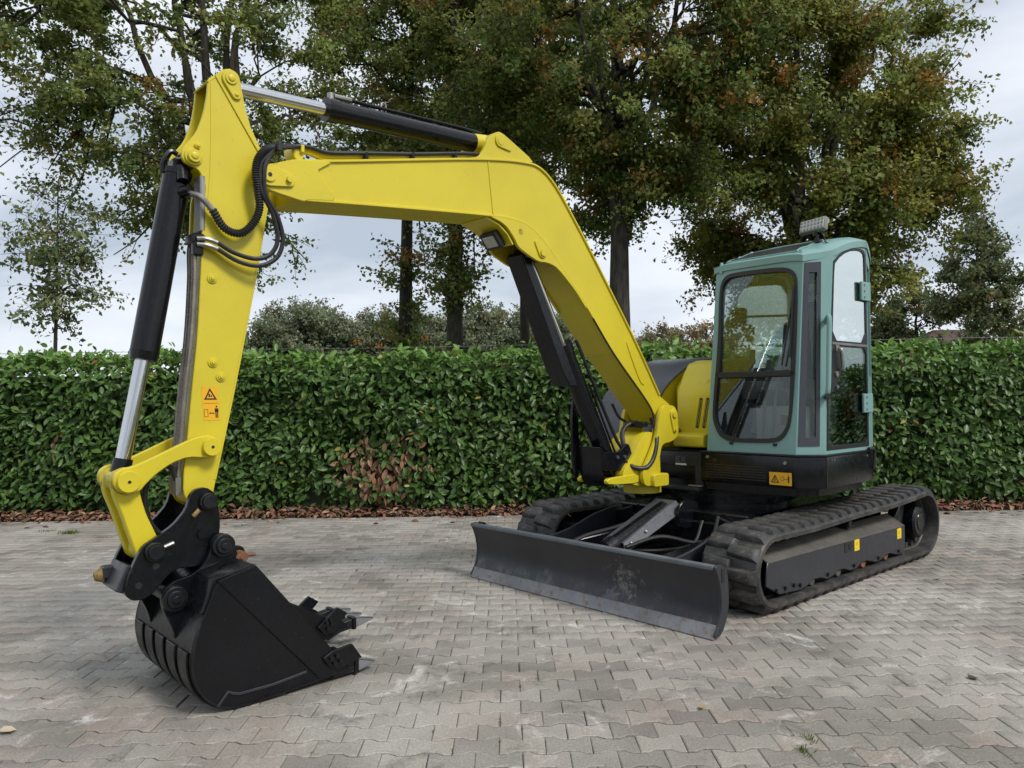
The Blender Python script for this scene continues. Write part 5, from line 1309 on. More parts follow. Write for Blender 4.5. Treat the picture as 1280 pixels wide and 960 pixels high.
# ------------------------------------------------------------------ boom cylinder
bc = MB(); P0 = Vector((1.40, VC, 0.93)); P1 = Vector((2.288, VC, 2.566)); dv_ = (P1 - P0).normalized(); nv = Vector((dv_.z, 0, -dv_.x))
Lc = (P1 - P0).length
bc.cyl(P0, P0 + dv_ * 1.10, 0.074, n=28).cyl(P0 + dv_ * 1.06, P0 + dv_ * 1.13, 0.082, n=28).cyl(P0 + Vector((0, -0.075, 0)), P0 + Vector((0, 0.075, 0)), 0.08, n=24)
bcy = bc.build('boom_cylinder', 'black', EX)
rod = MB(); rod.cyl(P0 + dv_ * 1.10, P1 - dv_ * 0.05, 0.036, n=20).build('rod', 'chrome', bcy)
MB().cyl(P1 + Vector((0, -0.09, 0)), P1 + Vector((0, 0.09, 0)), 0.062, n=22).build('rod_eye', 'black', bcy)
gd = MB()                                               # long folded guard over the rod and upper barrel
def gpos(s, off, v): q = P0 + dv_ * s - nv * off; return (q.x, v, q.z)
A = [(0.80, 0.075), (Lc + 0.02, 0.055), (Lc + 0.06, 0.085), (Lc + 0.05, 0.12), (0.98, 0.165), (0.84, 0.15)]
sgn_ = -1
def gq(s, off): q = P0 + dv_ * s - nv * (-off); return (q.x, q.z)
Aq = [gq(s, o2) for s, o2 in A]
gd.prism(Aq, VC + 0.055, VC + 0.085); gd.prism(Aq, VC - 0.085, VC - 0.055)
fr_ = [gq(0.84, 0.15), gq(0.98, 0.165), gq(Lc + 0.05, 0.12)]
gd.ribbon(fr_, VC - 0.084, VC + 0.084, -0.010); gd.build('rod_guard', 'black', bcy, 0.004)
MB().cyl((gq(Lc + 0.02, 0.085)[0], VC + 0.084, gq(Lc + 0.02, 0.085)[1]), (gq(Lc + 0.02, 0.085)[0], VC + 0.10, gq(Lc + 0.02, 0.085)[1]), 0.014, n=10).build('bolt', 'steel', bcy)
fg = MB(); fp = chaikin([(1.64, 1.115), (1.60, 1.075), (1.42, 1.065), (1.325, 1.13), (1.29, 1.115), (1.235, 0.99), (1.26, 0.93), (1.36, 0.915), (1.62, 0.925)], 1, 0.12)
fg.prism(fp, VC + 0.10, VC + 0.125).prism(fp, VC - 0.125, VC - 0.10); fg.ribbon([(1.64, 1.115), (1.62, 0.925), (1.56, 0.80)], VC - 0.125, VC + 0.125, 0.012); fg.build('foot_guard', 'black', bcy, 0.004)
MB().prism(chaikin([(1.66, 1.55), (1.70, 1.40), (1.70, 1.0), (1.66, 0.86), (1.62, 0.86), (1.62, 1.35)], 1), VC - 0.15, VC - 0.125).build('side_guard', 'black', bcy, 0.004)
for u in (1.45, 1.36): MB().cyl((u, VC + 0.12, 1.025), (u, VC + 0.14, 1.025), 0.014, n=10).build('bolt', 'greyplate', bcy)
def chp(s, off, v): q = P0 + dv_ * s - nv * off; return (q.x, VC + v, q.z)
MB().tube(catmull([chp(1.10, 0.05, 0.045), chp(1.11, 0.10, 0.05), chp(1.05, 0.112, 0.055), chp(0.80, 0.112, 0.06), chp(0.45, 0.118, 0.06), chp(0.20, 0.13, 0.06), chp(0.08, 0.15, 0.06), chp(0.02, 0.12, 0.05)], 7), 0.014, 8).build('cylinder_hose', 'rubber', bcy)
MB().tube([chp(0.75, 0.05, 0.075), chp(0.5, 0.05, 0.078), chp(0.1, 0.05, 0.075)], 0.010, 6).build('cylinder_pipe', 'black', bcy)
# hoses looping over the swing post
for k, pts in enumerate(([(1.03, -0.10, 1.33), (1.00, -0.08, 1.24), (1.04, -0.04, 1.13), (1.10, -0.03, 1.00), (1.18, -0.04, 0.93), (1.27, -0.08, 0.93), (1.34, -0.12, 0.97)],
                         [(1.06, -0.22, 1.29), (1.16, -0.25, 1.27), (1.24, -0.24, 1.20), (1.26, -0.20, 1.08), (1.24, -0.18, 0.98)],
                         [(1.20, -0.38, 1.45), (1.14, -0.36, 1.34), (1.08, -0.32, 1.29)])):
    MB().tube(catmull(pts, 7), 0.020 if k < 2 else 0.012, 10).build('swing_hose', 'rubber', EX)

# ------------------------------------------------------------------ arm
AV0, AV1 = VC - 0.105, VC + 0.105
ARM = [(4.677, 3.219), (4.645, 3.245), (4.602, 3.287), (4.564, 3.302), (4.532, 3.291), (4.506, 3.252), (4.497, 3.204), (4.481, 3.118), (4.449, 3.011), (4.390, 2.894), (4.350, 2.79), (4.341, 2.66), (4.360, 2.534), (4.408, 2.239), (4.455, 2.007), (4.528, 1.630), (4.603, 1.289), (4.646, 1.093), (4.663, 1.011), (4.697, 0.956), (4.742, 0.952), (4.786, 0.981), (4.814, 1.045), (4.810, 1.147), (4.801, 1.216), (4.768, 1.570), (4.738, 1.849), (4.716, 2.262), (4.704, 2.580), (4.692, 2.633), (4.722, 2.713), (4.751, 2.731), (4.800, 2.747), (4.816, 2.775), (4.811, 2.820), (4.738, 2.919), (4.702, 3.026), (4.683, 3.132)]
sp_ = chaikin(ARM, 1, 0.18)
aa = MB()
for s0, s1 in ((AV1 - 0.022, AV1), (AV0, AV0 + 0.022)): aa.prism(sp_, s0, s1)
# box between the side plates; its front plate is set back at the top, where the plates form an open fork
inner_p = [(4.63, 3.14), (4.56, 3.18), (4.515, 3.17), (4.494, 3.11), (4.462, 3.01), (4.403, 2.89), (4.362, 2.79), (4.354, 2.66), (4.372, 2.534), (4.420, 2.239), (4.467, 2.007), (4.540, 1.630), (4.615, 1.289), (4.658, 1.093), (4.675, 1.03), (4.70, 0.97), (4.742, 0.96), (4.78, 0.985), (4.802, 1.045), (4.798, 1.147), (4.756, 1.570), (4.726, 1.849), (4.704, 2.262), (4.69, 2.55), (4.655, 2.68)]
aa.prism(inner_p, AV0 + 0.022, AV1 - 0.022)
arm = aa.build('arm', 'yellow', EX, 0.004)
MB().ribbon([(4.684, 3.205), (4.64, 3.243), (4.60, 3.275)], AV0 - 0.002, AV1 + 0.002, 0.010).build('top_plate', 'yellow', arm, 0.002)
MB().ribbon(chaikin([(4.341, 2.62), (4.360, 2.534), (4.408, 2.239), (4.528, 1.630), (4.646, 1.093)], 1, .2, False), AV0 - 0.003, AV1 + 0.003, 0.012).build('rear_flange', 'yellow', arm, 0.002)
# raised doubler on the upper arm
dbl = [(4.645, 3.245), (4.602, 3.285), (4.564, 3.300), (4.532, 3.289), (4.508, 3.250), (4.499, 3.204), (4.483, 3.118), (4.451, 3.011), (4.392, 2.894), (4.40, 2.868)]
MB().prism(dbl, AV1, AV1 + 0.008).build('doubler', 'yellow', arm, 0.002)
MB().ribbon([(4.655, 3.20), (4.653, 2.95), (4.66, 2.72), (4.675, 2.52)], AV1 - 0.004, AV1 + 0.004, 0.012).build('weld_bead', 'yellow', arm)
MB().prism(lobe(4.562, 3.243, 0.048, 4.532, 3.163, 0.026), AV1 + 0.008, AV1 + 0.022).build('pin_keeper', 'yellow', arm, 0.003)
for name, u, w, r in (('arm_cylinder_pin', 4.562, 3.243, 0.033), ('keeper_bolt', 4.532, 3.163, 0.016), ('bucket_cylinder_pin', 4.757, 2.785, 0.034), ('keeper_bolt', 4.739, 2.843, 0.016), ('cap_bolt', 4.662, 2.157, 0.018), ('cap_bolt', 4.660, 1.713, 0.018), ('cap_bolt', 4.618, 1.638, 0.018)):
    b = MB(); v1 = AV1 + (0.03 if r > 0.02 else 0.024 if name == 'keeper_bolt' else 0.014)
    b.cyl((u, AV0 - 0.02 if r > 0.02 else AV1 - 0.01, w), (u, v1, w), r, n=24 if r > 0.02 else 12); b.cyl((u, v1, w), (u, v1 + 0.006, w), r * 0.62, r * 0.5, 16)
    if name == 'cap_bolt': b.cyl((u, AV1, w), (u, AV1 + 0.007, w), 0.027, n=18)
    if r > 0.02: b.cyl((u, AV1, w), (u, AV1 + 0.012, w), r * 1.4, r * 1.35, 24)
    b.build(name, 'yellow', arm, 0.002)
# arm sticker
sk_ = MB(); Pa = lambda x, y, t: (4.660 - x, AV1 + t, 1.50 + y)
def PaS(x, y, t): return (4.672 - x + y * -0.012 / 0.17 * -1 + 0.0, AV1 + t, 1.497 + y)
sk_.add([PaS(-0.042, -0.088, .0015), PaS(0.042, -0.088, .0015), PaS(0.042, 0.088, .0015), PaS(-0.042, 0.088, .0015)], [[0, 1, 2, 3]])
sk_.mat(1); tri(sk_, PaS, 0.0, 0.047, 0.034, 0.0025); rect(sk_, PaS, -0.009, 0.034, 0.0, 0.050, 0.0025); rect(sk_, PaS, 0.003, 0.034, 0.009, 0.044, 0.0025); rect(sk_, PaS, -0.04, 0.0005, 0.04, 0.002, .0025)
for a in ((-0.038, -0.070, -0.036, -0.030), (-0.020, -0.070, -0.018, -0.030), (-0.038, -0.032, -0.018, -0.030), (-0.038, -0.070, -0.018, -0.068), (-0.012, -0.053, 0.014, -0.049), (0.020, -0.075, 0.026, -0.035), (0.029, -0.075, 0.034, -0.035), (0.018, -0.045, 0.037, -0.026), (0.024, -0.021, 0.032, -0.012)): rect(sk_, PaS, *a, 0.0025)
for sx in (-1, 1): sk_.add([PaS(0.001 + sx * 0.013, -0.051, .0025), PaS(0.001 + sx * 0.006, -0.056, .0025), PaS(0.001 + sx * 0.006, -0.046, .0025)], [[0, 1, 2]])
sk_.build('warning_sticker', ['sticker', 'print'], arm)
# hydraulic pipes down the front of the arm
for k, dv in enumerate((0.085, 0.045, 0.005)):
    b = MB(); b.tube(catmull([(4.70, AV1 - 0.105 + dv, 2.36), (4.742, AV1 - 0.105 + dv, 2.33), (4.745, AV1 - 0.105 + dv, 2.15), (4.763, AV1 - 0.105 + dv, 1.85), (4.796, AV1 - 0.105 + dv, 1.55), (4.826, AV1 - 0.105 + dv, 1.20), (4.834, AV1 - 0.105 + dv, 1.10)], 6), 0.013, 8).build('arm_pipe', 'mudred', arm)
MB().box((4.735, AV1 - 0.04, 2.36), (0.07, 0.11, 0.05)).box((4.735, AV1 - 0.01, 2.31), (0.05, 0.05, 0.08)).build('pipe_manifold', 'black', arm, 0.008)
MB().box((4.705, AV1 - 0.05, 2.55), (0.03, 0.10, 0.30)).build('pipe_cover', 'inside_grey', arm, 0.006)
for k in range(3): MB().cyl((4.835, AV1 - 0.02 - k * 0.04, 1.12), (4.835, AV1 - 0.02 - k * 0.04, 1.03), 0.020, 0.017, 8).build('pipe_coupling', 'steel', arm)
MB().tube(catmull([(4.835, AV1 - 0.02, 1.06), (4.845, AV1 - 0.02, 1.12), (4.88, AV1 - 0.02, 1.18), (4.95, AV1 - 0.04, 1.16), (4.98, AV1 - 0.06, 1.05), (4.96, AV1 - 0.08, 0.92), (4.90, AV1 - 0.08, 0.83), (4.83, AV1 - 0.08, 0.80)], 7), 0.014, 8).build('coupler_hose', 'rubber', arm)

# hoses bridging boom and arm
def ridged(P, r, n=10):
    P = catmull(P, 14); rr = [r * (1.0 + 0.13 * ((i % 2) * 2 - 1)) for i in range(len(P))]
    return MB().tube(P, rr, n)
hv = AV1 + 0.045
h1 = [(4.79, VC + 0.06, 2.60), (4.74, hv - 0.01, 2.575), (4.676, hv, 2.513), (4.613, hv, 2.425), (4.53, hv + 0.01, 2.405), (4.464, hv + 0.02, 2.467), (4.433, hv + 0.03, 2.551), (4.446, hv + 0.04, 2.645), (4.462, hv + 0.05, 2.729), (4.45, hv + 0.05, 2.805), (4.399, hv + 0.04, 2.874), (4.297, hv + 0.0, 2.925)]
ridged(h1[2:], 0.021, 10).build('ribbed_hose', 'rubber', EX)
MB().tube(catmull(h1[:3], 6), [0.016] * 13, 10).build('hose_fitting', 'steel', EX)
MB().cyl((4.80, VC + 0.055, 2.60), (4.77, VC + 0.10, 2.61), 0.032, n=14).cyl((4.825, VC + 0.03, 2.60), (4.79, VC + 0.075, 2.605), 0.022, n=12).build('hose_elbow', 'black', EX)
for k, pts in enumerate(([(4.745, -0.12, 2.355), (4.70, -0.10, 2.355), (4.65, -0.095, 2.341), (4.565, -0.085, 2.297), (4.456, -0.07, 2.275), (4.375, -0.06, 2.306), (4.337, -0.05, 2.390), (4.364, -0.045, 2.519), (4.431, -0.04, 2.639), (4.445, -0.04, 2.744), (4.42, -0.045, 2.815), (4.339, -0.07, 2.894), (4.20, -0.10, 2.945)],
                         [(4.745, -0.12, 2.325), (4.70, -0.10, 2.322), (4.65, -0.095, 2.308), (4.544, -0.08, 2.252), (4.434, -0.06, 2.238), (4.342, -0.05, 2.292), (4.309, -0.045, 2.394), (4.341, -0.04, 2.513), (4.409, -0.035, 2.621), (4.42, -0.03, 2.73), (4.40, -0.04, 2.81), (4.33, -0.07, 2.905), (4.20, -0.12, 2.955)])):
    MB().tube(catmull(pts[2:], 8), 0.0125, 8).build('arm_hose', 'rubber', EX)
    MB().tube(catmull(pts[:3], 5), 0.013, 8).build('hose_fitting', 'steel', EX)
MB().box((4.33, -0.06, 2.905), (0.03, 0.07, 0.06)).build('hose_strap', 'rubber', EX, 0.006)

# ------------------------------------------------------------------ arm cylinder
A0 = Vector((4.562, VC, 3.243)); A1 = Vector((2.672, VC, 3.306)); da = (A1 - A0).normalized()
LL = (A1 - A0).length
ac = MB(); ac.cyl(A0 + da * 0.64, A1 - da * 0.12, 0.065, n=30).cyl(A0 + da * 0.625, A0 + da * 0.70, 0.072, n=30)
aco = ac.build('arm_cylinder', 'black', EX)
MB().cyl(A0 + da * 0.04, A0 + da * 0.66, 0.038, n=24).build('rod', 'chrome', aco)
e_ = MB(); e_.cyl(A0 - Vector((0, 0.07, 0)), A0 + Vector((0, 0.07, 0)), 0.052, n=22).build('rod_eye', 'yellow', aco)
MB().cyl(A1 - da * 0.13, A1 - da * 0.02, 0.066, 0.075, 28).cyl(A1 - Vector((0, 0.10, 0)), A1 + Vector((0, 0.10, 0)), 0.065, n=24).build('base_eye', 'yellow', aco)
up = Vector((0, 0, 1))
MB().tube([A0 + da * 0.68 + up * 0.07, A0 + da * 0.72 + up * 0.095, A0 + da * 0.9 + up * 0.088, A1 - da * 0.20 + up * 0.088, A1 - da * 0.05 + up * 0.082], 0.013, 8).build('cylinder_pipe', 'black', aco)
MB().cyl(A0 + da * 0.66 + up * 0.05, A0 + da * 0.66 + up * 0.105, 0.022, n=12).cyl(A0 + da * 0.68 + up * 0.092, A0 + da * 0.80 + up * 0.092, 0.017, n=10).build('pipe_fitting', 'steel', aco)
MB().tube(catmull([A0 + da * 1.02 + up * 0.06, A0 + da * 1.02 + up * 0.12, A0 + da * 1.05 + up * 0.12, A0 + da * 1.05 + up * 0.06], 5), 0.006, 6).build('pipe_clamp', 'steel', aco)

# ------------------------------------------------------------------ bucket cylinder
C0 = Vector((4.757, VC, 2.785)); C1 = Vector((5.090, VC, 1.122)); dc = (C1 - C0).normalized(); nc = Vector((dc.z, 0, -dc.x)) * -1
def cp(s, o): return C0 + dc * s + nc * o
bu = MB(); bu.cyl(cp(0.085, 0.03), cp(1.05, 0.006), 0.070, n=32).cyl(cp(1.04, 0.006), cp(1.085, 0.005), 0.072, 0.066, 32).cyl(cp(0.07, 0.03), cp(0.10, 0.03), 0.074, n=32)
buo = bu.build('bucket_cylinder', 'black', EX)
MB().cyl(cp(1.04, 0.006), cp(1.66, 0.0), 0.037, n=26).build('rod', 'chrome', buo)
MB().cyl(cp(1.59, 0.0), cp(1.66, 0.0), 0.046, 0.048, 26).build('rod_collar', 'black', buo)
MB().cyl(C1 - Vector((0, 0.085, 0)), C1 + Vector((0, 0.085, 0)), 0.058, n=24).build('rod_eye', 'yellow_dirty', buo)
MB().cyl(C0 - Vector((0, 0.07, 0)), C0 + Vector((0, 0.07, 0)), 0.05, n=22).box(cp(0.06, 0.025), (0.09, 0.09, 0.10)).build('base_eye', 'black', buo, 0.006)
MB().tube(catmull([cp(0.10, 0.10) , cp(0.05, 0.11), cp(-0.02, 0.085), cp(-0.02, 0.05)], 5), 0.014, 8).build('cylinder_elbow', 'black', buo)
MB().cyl(cp(0.06, 0.03) + Vector((0, 0.05, 0)), cp(0.14, 0.02) + Vector((0, 0.085, 0)), 0.03, n=12).build('cylinder_port', 'black', buo)

# ------------------------------------------------------------------ bucket links
LV = 0.155
LINK = chaikin([(4.660, 1.318), (4.637, 1.272), (4.660, 1.224), (4.696, 1.214), (4.805, 1.225), (4.883, 1.200), (4.959, 1.150), (5.012, 1.100), (5.030, 1.076), (5.052, 1.066), (5.090, 1.060), (5.135, 1.080), (5.157, 1.125), (5.147, 1.166), (5.115, 1.189), (5.070, 1.194), (4.978, 1.231), (4.883, 1.274), (4.784, 1.318), (4.71, 1.335)], 1, 0.2)
lk = MB()
for s0, s1 in ((VC + LV - 0.035, VC + LV), (VC - LV, VC - LV + 0.035)): lk.prism(LINK, s0, s1)
lko = lk.build('bucket_link', 'yellow', EX, 0.005)
for (u, w, r) in ((4.690, 1.273, 0.038), (5.090, 1.124, 0.042)):
    b = MB(); b.cyl((u, VC - LV - 0.02, w), (u, VC + LV + 0.02, w), r, n=26).cyl((u, VC + LV, w), (u, VC + LV + 0.028, w), r * 1.28, r * 1.22, 26).cyl((u, VC - LV - 0.028, w), (u, VC - LV, w), r * 1.22, r * 1.28, 26)
    b.mat(1).cyl((u, VC + LV + 0.027, w), (u, VC + LV + 0.030, w), 0.010, n=10); b.build('link_pin', ['yellow', 'print'], lko, 0.002)
for s in (-1, 1):
    MB().cyl((5.090, VC + s * 0.088, 1.124), (5.090, VC + s * 0.118, 1.124), 0.066, n=24).build('link_spacer', 'yellow_dirty', lko)
l2 = MB()                                               # lower link: waisted pair of cheeks joined by a web
ch = chaikin([(5.152, 1.13), (5.140, 1.05), (5.105, 0.96), (5.075, 0.86), (5.045, 0.77), (5.030, 0.725), (4.985, 0.705), (4.94, 0.722), (4.918, 0.772), (4.955, 0.86), (4.995, 0.95), (5.020, 1.04), (5.03, 1.10), (5.06, 1.175), (5.12, 1.18)], 1, 0.2)
for s0, s1 in ((VC + 0.055, VC + 0.118), (VC - 0.118, VC - 0.055)): l2.prism(ch, s0, s1)
l2.prism(chaikin([(5.09, 1.02), (5.045, 0.82), (4.97, 0.82), (5.02, 1.02)], 1), VC - 0.06, VC + 0.06)
l2.cyl((4.972, VC - 0.12, 0.765), (4.972, VC + 0.12, 0.765), 0.062, n=24)
l2.build('lower_link', 'yellow', EX, 0.006)

# ------------------------------------------------------------------ quick coupler
QV = 0.165
CPL = chaikin([(4.800, 1.035), (4.769, 1.062), (4.718, 1.066), (4.676, 1.035), (4.660, 0.975), (4.648, 0.910), (4.648, 0.840), (4.665, 0.77), (4.70, 0.70), (4.766, 0.665), (4.849, 0.672), (4.893, 0.655), (4.930, 0.620), (4.983, 0.565), (5.023, 0.543), (5.074, 0.548), (5.103, 0.576), (5.108, 0.606), (5.095, 0.663), (5.050, 0.761), (5.024, 0.806), (4.963, 0.840), (4.880, 0.892), (4.819, 0.962)], 1, 0.2)
qc = MB()
for s0, s1 in ((VC + QV - 0.035, VC + QV), (VC - QV, VC - QV + 0.035)): qc.prism(CPL, s0, s1)
qc.prism(chaikin([(4.70, 0.86), (4.68, 0.78), (4.75, 0.70), (4.88, 0.68), (5.0, 0.58), (5.06, 0.58), (5.06, 0.66), (4.97, 0.70), (4.83, 0.76)], 1), VC - QV + 0.03, VC + QV - 0.03)
qco = qc.build('quick_coupler', 'black', EX, 0.004)
MB().box((5.09, VC, 0.645), (0.05, 2 * QV - 0.08, 0.13), Matrix.Rotation(R(-24), 3, 'Y')).box((5.10, VC - 0.10, 0.655), (0.09, 0.07, 0.06)).build('locking_bar', 'charcoal', qco, 0.006)
MB().cyl((5.14, VC - 0.11, 0.64), (5.175, VC - 0.11, 0.635), 0.040, 0.022, 14).build('locking_knob', 'brass', qco)
for (u, w, r) in ((4.712, 0.992, 0.034), (4.972, 0.770, 0.036)):
    b = MB(); b.cyl((u, VC - QV - 0.03, w), (u, VC + QV + 0.035, w), r, n=24).cyl((u, VC + QV, w), (u, VC + QV + 0.022, w), r * 1.4, r * 1.3, 24)
    b.build('coupler_pin', 'black_worn', qco, 0.003)
MB().tube([(4.76, VC + QV + 0.012, 0.955), (4.79, VC + QV + 0.012, 0.925)], 0.012, 8).build('pin_bolt', 'brass', qco)
MB().tube([(4.93, VC + QV + 0.012, 0.79), (4.885, VC + QV + 0.012, 0.805)], 0.010, 8).build('pin_bolt', 'steel', qco)
MB().cyl((4.742, VC + QV - 0.002, 0.83), (4.742, VC + QV + 0.012, 0.83), 0.024, n=18).build('boss', 'black', qco)
for (u, w) in ((4.965, 0.700), (5.045, 0.617)): MB().cyl((u, VC + QV - 0.002, w), (u, VC + QV + 0.0015, w), 0.016, n=16).build('plate_hole', 'print', qco)
sp2 = MB(); P = [(4.90 + 0.0 * k, VC - 0.02, 0.83) for k in range(2)]
cs_ = []
for k in range(90): t = k / 89; a = t * 2 * math.pi * 9; q = Vector((4.955, VC + 0.03, 0.835)).lerp(Vector((4.83, VC + 0.03, 0.775)), t); cs_.append(q + Vector((0, math.cos(a), 0)) * 0.022 + Vector((0.4, 0, 0.9)) * 0.022 * math.sin(a))
MB().tube(cs_, 0.005, 5).build('spring', 'black_worn', qco)

# ------------------------------------------------------------------ bucket
BK0, BK1 = VC - 0.445, VC + 0.445
back = [(4.581, 0.690), (4.776, 0.640), (4.800, 0.56), (4.838, 0.48), (4.880, 0.369), (4.895, 0.278), (4.885, 0.188), (4.848, 0.105), (4.788, 0.045), (4.715, 0.014), (4.630, 0.008), (4.45, 0.016), (4.251, 0.030), (4.061, 0.046)]
side = back + [(4.075, 0.075), (4.100, 0.100), (4.249, 0.285)]
bsm = chaikin(back, 2, 0.25, False)
bk = MB(); bk.ribbon(bsm, BK0 + 0.002, BK1 - 0.002, -0.020)
bko = bk.build('bucket', 'black_worn', EX)
sidec = bsm + [(4.075, 0.078), (4.100, 0.103), (4.249, 0.285)]
for s0, s1 in ((BK1 - 0.022, BK1), (BK0, BK0 + 0.022)): MB().prism(sidec, s0, s1).build('side_plate', 'black', bko, 0.003)
# thicker lip plate along the mouth edge, stiffener bar and bottom rail on the near cheek
for s, e0_ in ((1, BK1), (-1, BK0)):
    MB().prism([(4.581, 0.690), (4.770, 0.640), (4.238, 0.042), (4.061, 0.046), (4.100, 0.103), (4.249, 0.285)], e0_, e0_ + 0.010 * s).build('mouth_plate', 'black', bko, 0.003)
    MB().ribbon([(4.779, 0.044), (4.725, 0.106), (4.700, 0.094), (4.661, 0.082), (4.497, 0.083), (4.310, 0.103)], e0_, e0_ + 0.008 * s, 0.014).build('side_rib', 'charcoal', bko, 0.003)
    MB().ribbon([p for p in bsm if p[1] < 0.45], e0_ + 0.0005 * s, e0_ + 0.005 * s, -0.010).build('edge_bead', 'black_worn', bko)
# torque box across the top
for v0, v1 in ((VC + 0.209, BK1 - 0.010), (BK0 + 0.010, VC - 0.209)):
    MB().prism([(4.585, 0.694), (4.790, 0.650), (4.846, 0.490), (4.74, 0.50), (4.56, 0.63)], v0, v1).build('torque_box', 'black', bko, 0.006)
# wear strips wrapped round the heel
heel = [p for p in bsm if p[1] < 0.33 and p[0] > 4.50]
for k in range(5):
    v0 = BK0 + 0.045 + k * 0.170
    MB().ribbon(heel, v0, v0 + 0.120, 0.012).build('wear_strip', 'black_worn', bko, 0.003)
# hanger ears
EAR = chaikin([(4.672, 0.830), (4.630, 0.822), (4.600, 0.79), (4.575, 0.714), (4.556, 0.66), (4.555, 0.61), (4.70, 0.58), (4.79, 0.53), (4.815, 0.424), (4.855, 0.310), (4.885, 0.325), (4.905, 0.402), (4.945, 0.485), (4.955, 0.545), (4.935, 0.592), (4.888, 0.622), (4.810, 0.635), (4.752, 0.67), (4.716, 0.73), (4.708, 0.80)], 2, 0.22)
for s0, s1 in ((VC + 0.178, VC + 0.208), (VC - 0.208, VC - 0.178)): MB().prism(EAR, s0, s1).build('hanger_ear', 'black', bko, 0.003)
for (u, w, r) in ((4.652, 0.765, 0.040), (4.892, 0.535, 0.042)):
    b = MB(); b.cyl((u, VC - 0.23, w), (u, VC + 0.24, w), r * 0.8, n=24).cyl((u, VC + 0.205, w), (u, VC + 0.232, w), r * 1.55, r * 1.45, 26).cyl((u, VC + 0.23, w), (u, VC + 0.245, w), r * 1.05, r, 22).cyl((u, VC + 0.244, w), (u, VC + 0.252, w), r * 0.55, r * 0.5, 6)
    b.build('bucket_pin', 'black_worn', bko, 0.003)
b = MB(); b.prism(chaikin([(4.555, 0.62), (4.60, 0.62), (4.605, 0.72), (4.575, 0.745), (4.53, 0.74), (4.51, 0.70), (4.52, 0.62)], 2), VC + 0.135, VC + 0.165); b.build('hook_plate', 'black', bko, 0.003)
MB().cyl((4.552, VC + 0.16, 0.690), (4.552, VC + 0.215, 0.690), 0.032, n=20).cyl((4.552, VC + 0.214, 0.690), (4.552, VC + 0.222, 0.690), 0.010, n=10).tube([(4.54, VC + 0.195, 0.692), (4.50, VC + 0.205, 0.695), (4.478, VC + 0.21, 0.696)], 0.008, 6).build('rusty_pin', 'rust', bko)
# cutting lip, teeth and bolted side cutters
MB().prism([(4.15, 0.022), (4.03, 0.040), (4.02, 0.052), (4.15, 0.058)], BK0 + 0.004, BK1 - 0.004).build('cutting_lip', 'black_worn', bko, 0.003)
def tooth(v, parent, u0, w0, L=0.17, tilt=0.0, k=1.0):
    rt = lambda du, dw: (u0 - du * math.cos(tilt) - dw * math.sin(tilt) * 0, w0 + dw + du * math.sin(tilt))
    a = MB()
    def blk(d0, d1, h0, h1, z0, z1, w_0, w_1):
        A = [rt(d0, z0 - h0), rt(d0, z0 - h0), rt(d0, z0 + h0), rt(d0, z0 + h0)]; Bq = [rt(d1, z1 - h1), rt(d1, z1 - h1), rt(d1, z1 + h1), rt(d1, z1 + h1)]
        vv = (-1, 1, 1, -1)
        a.loft([(A[i][0], v + vv[i] * w_0, A[i][1]) for i in range(4)], [(Bq[i][0], v + vv[i] * w_1, Bq[i][1]) for i in range(4)])
    blk(-0.10 * k, 0.03 * k, 0.030 * k, 0.030 * k, 0.0, 0.004, 0.034 * k, 0.034 * k)
    a.mat(1); blk(0.030 * k, 0.055 * k, 0.040 * k, 0.040 * k, 0.004, 0.004, 0.042 * k, 0.042 * k); a.mat(2); blk(0.055 * k, L * k, 0.032 * k, 0.006 * k, 0.004, -0.006, 0.034 * k, 0.020 * k)
    return a.build('tooth', ['black_worn', 'black', 'edge'], parent, 0.003)
for v in (BK1 - 0.045, VC + 0.20, VC, VC - 0.20, BK0 + 0.045): tooth(v, bko, 4.05, 0.048)
cut = [(4.227, 0.150), (4.175, 0.176), (4.055, 0.190), (3.995, 0.104), (4.138, 0.076), (4.195, 0.102)]
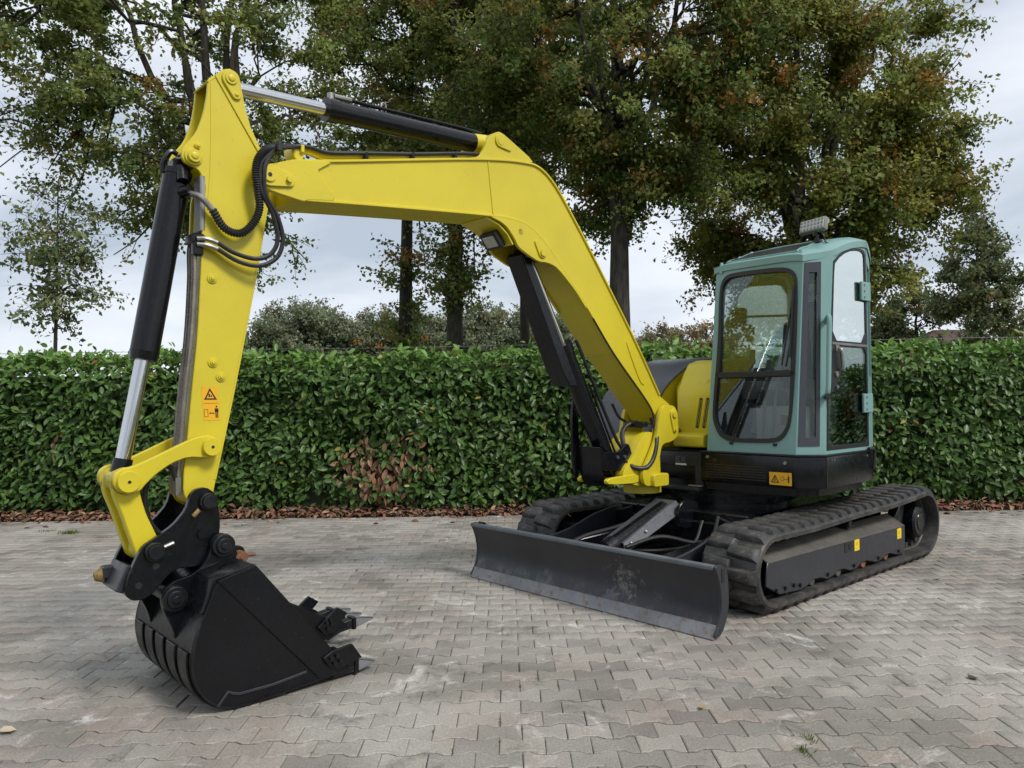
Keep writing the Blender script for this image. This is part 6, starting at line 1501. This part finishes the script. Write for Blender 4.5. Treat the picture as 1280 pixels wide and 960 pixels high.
for s, e0_ in ((1, BK1), (-1, BK0)):
    MB().prism(cut, e0_ + 0.010 * s, e0_ + 0.030 * s).build('side_cutter', 'black', bko, 0.003)
    bb = MB()
    for (u, w) in ((4.185, 0.142), (4.150, 0.150), (4.165, 0.112), (4.13, 0.118)): bb.cyl((u, e0_ + 0.028 * s, w), (u, e0_ + 0.045 * s, w), 0.012, n=6)
    bb.build('cutter_bolts', 'black_worn', bko)

# ================================================================== narrow trenching bucket riding inside the big one
TB = empty('trenching_bucket', EX.location, EX.rotation_euler[2]); tag(TB, 'narrow black trenching bucket lying inside the mouth of the big bucket', 'bucket')
tside = [(3.986, 0.095), (3.832, 0.150), (3.885, 0.195), (4.000, 0.240), (4.229, 0.368), (4.361, 0.423), (4.44, 0.40), (4.47, 0.30), (4.43, 0.20), (4.33, 0.115), (4.18, 0.080)]
TV0_, TV1_ = -0.54, -0.20
for v in (TV0_, TV1_ - 0.018): MB().prism(chaikin(tside, 1, 0.12), v, v + 0.018).build('side_plate', 'black', TB, 0.003)
MB().ribbon(chaikin([(4.361, 0.423), (4.44, 0.40), (4.47, 0.30), (4.43, 0.20), (4.33, 0.115), (4.18, 0.080), (3.986, 0.095), (3.85, 0.145)], 1, .2, False), TV0_ + 0.01, TV1_ - 0.01, -0.015).build('shell', 'black_worn', TB)
MB().prism([(3.97, 0.09), (3.81, 0.150), (3.82, 0.165), (3.97, 0.12)], TV0_, TV1_).build('cutting_lip', 'black_worn', TB, 0.003)
for v in (TV1_ - 0.035, (TV0_ + TV1_) / 2, TV0_ + 0.035): tooth(v, TB, 3.83, 0.150, 0.20, 0.08, 0.9)
tc_ = [(4.047, 0.185), (3.917, 0.280), (3.850, 0.235), (3.949, 0.140), (4.001, 0.137)]
for v0, v1 in ((TV1_, TV1_ + 0.02), (TV0_ - 0.02, TV0_)):
    MB().prism(tc_, v0, v1).build('side_cutter', 'black', TB, 0.003)
bb = MB()
for (u, w) in ((3.99, 0.205), (3.96, 0.195), (3.985, 0.170), (3.965, 0.215)): bb.cyl((u, TV1_ + 0.018, w), (u, TV1_ + 0.035, w), 0.011, n=6)
bb.build('cutter_bolts', 'black_worn', TB)
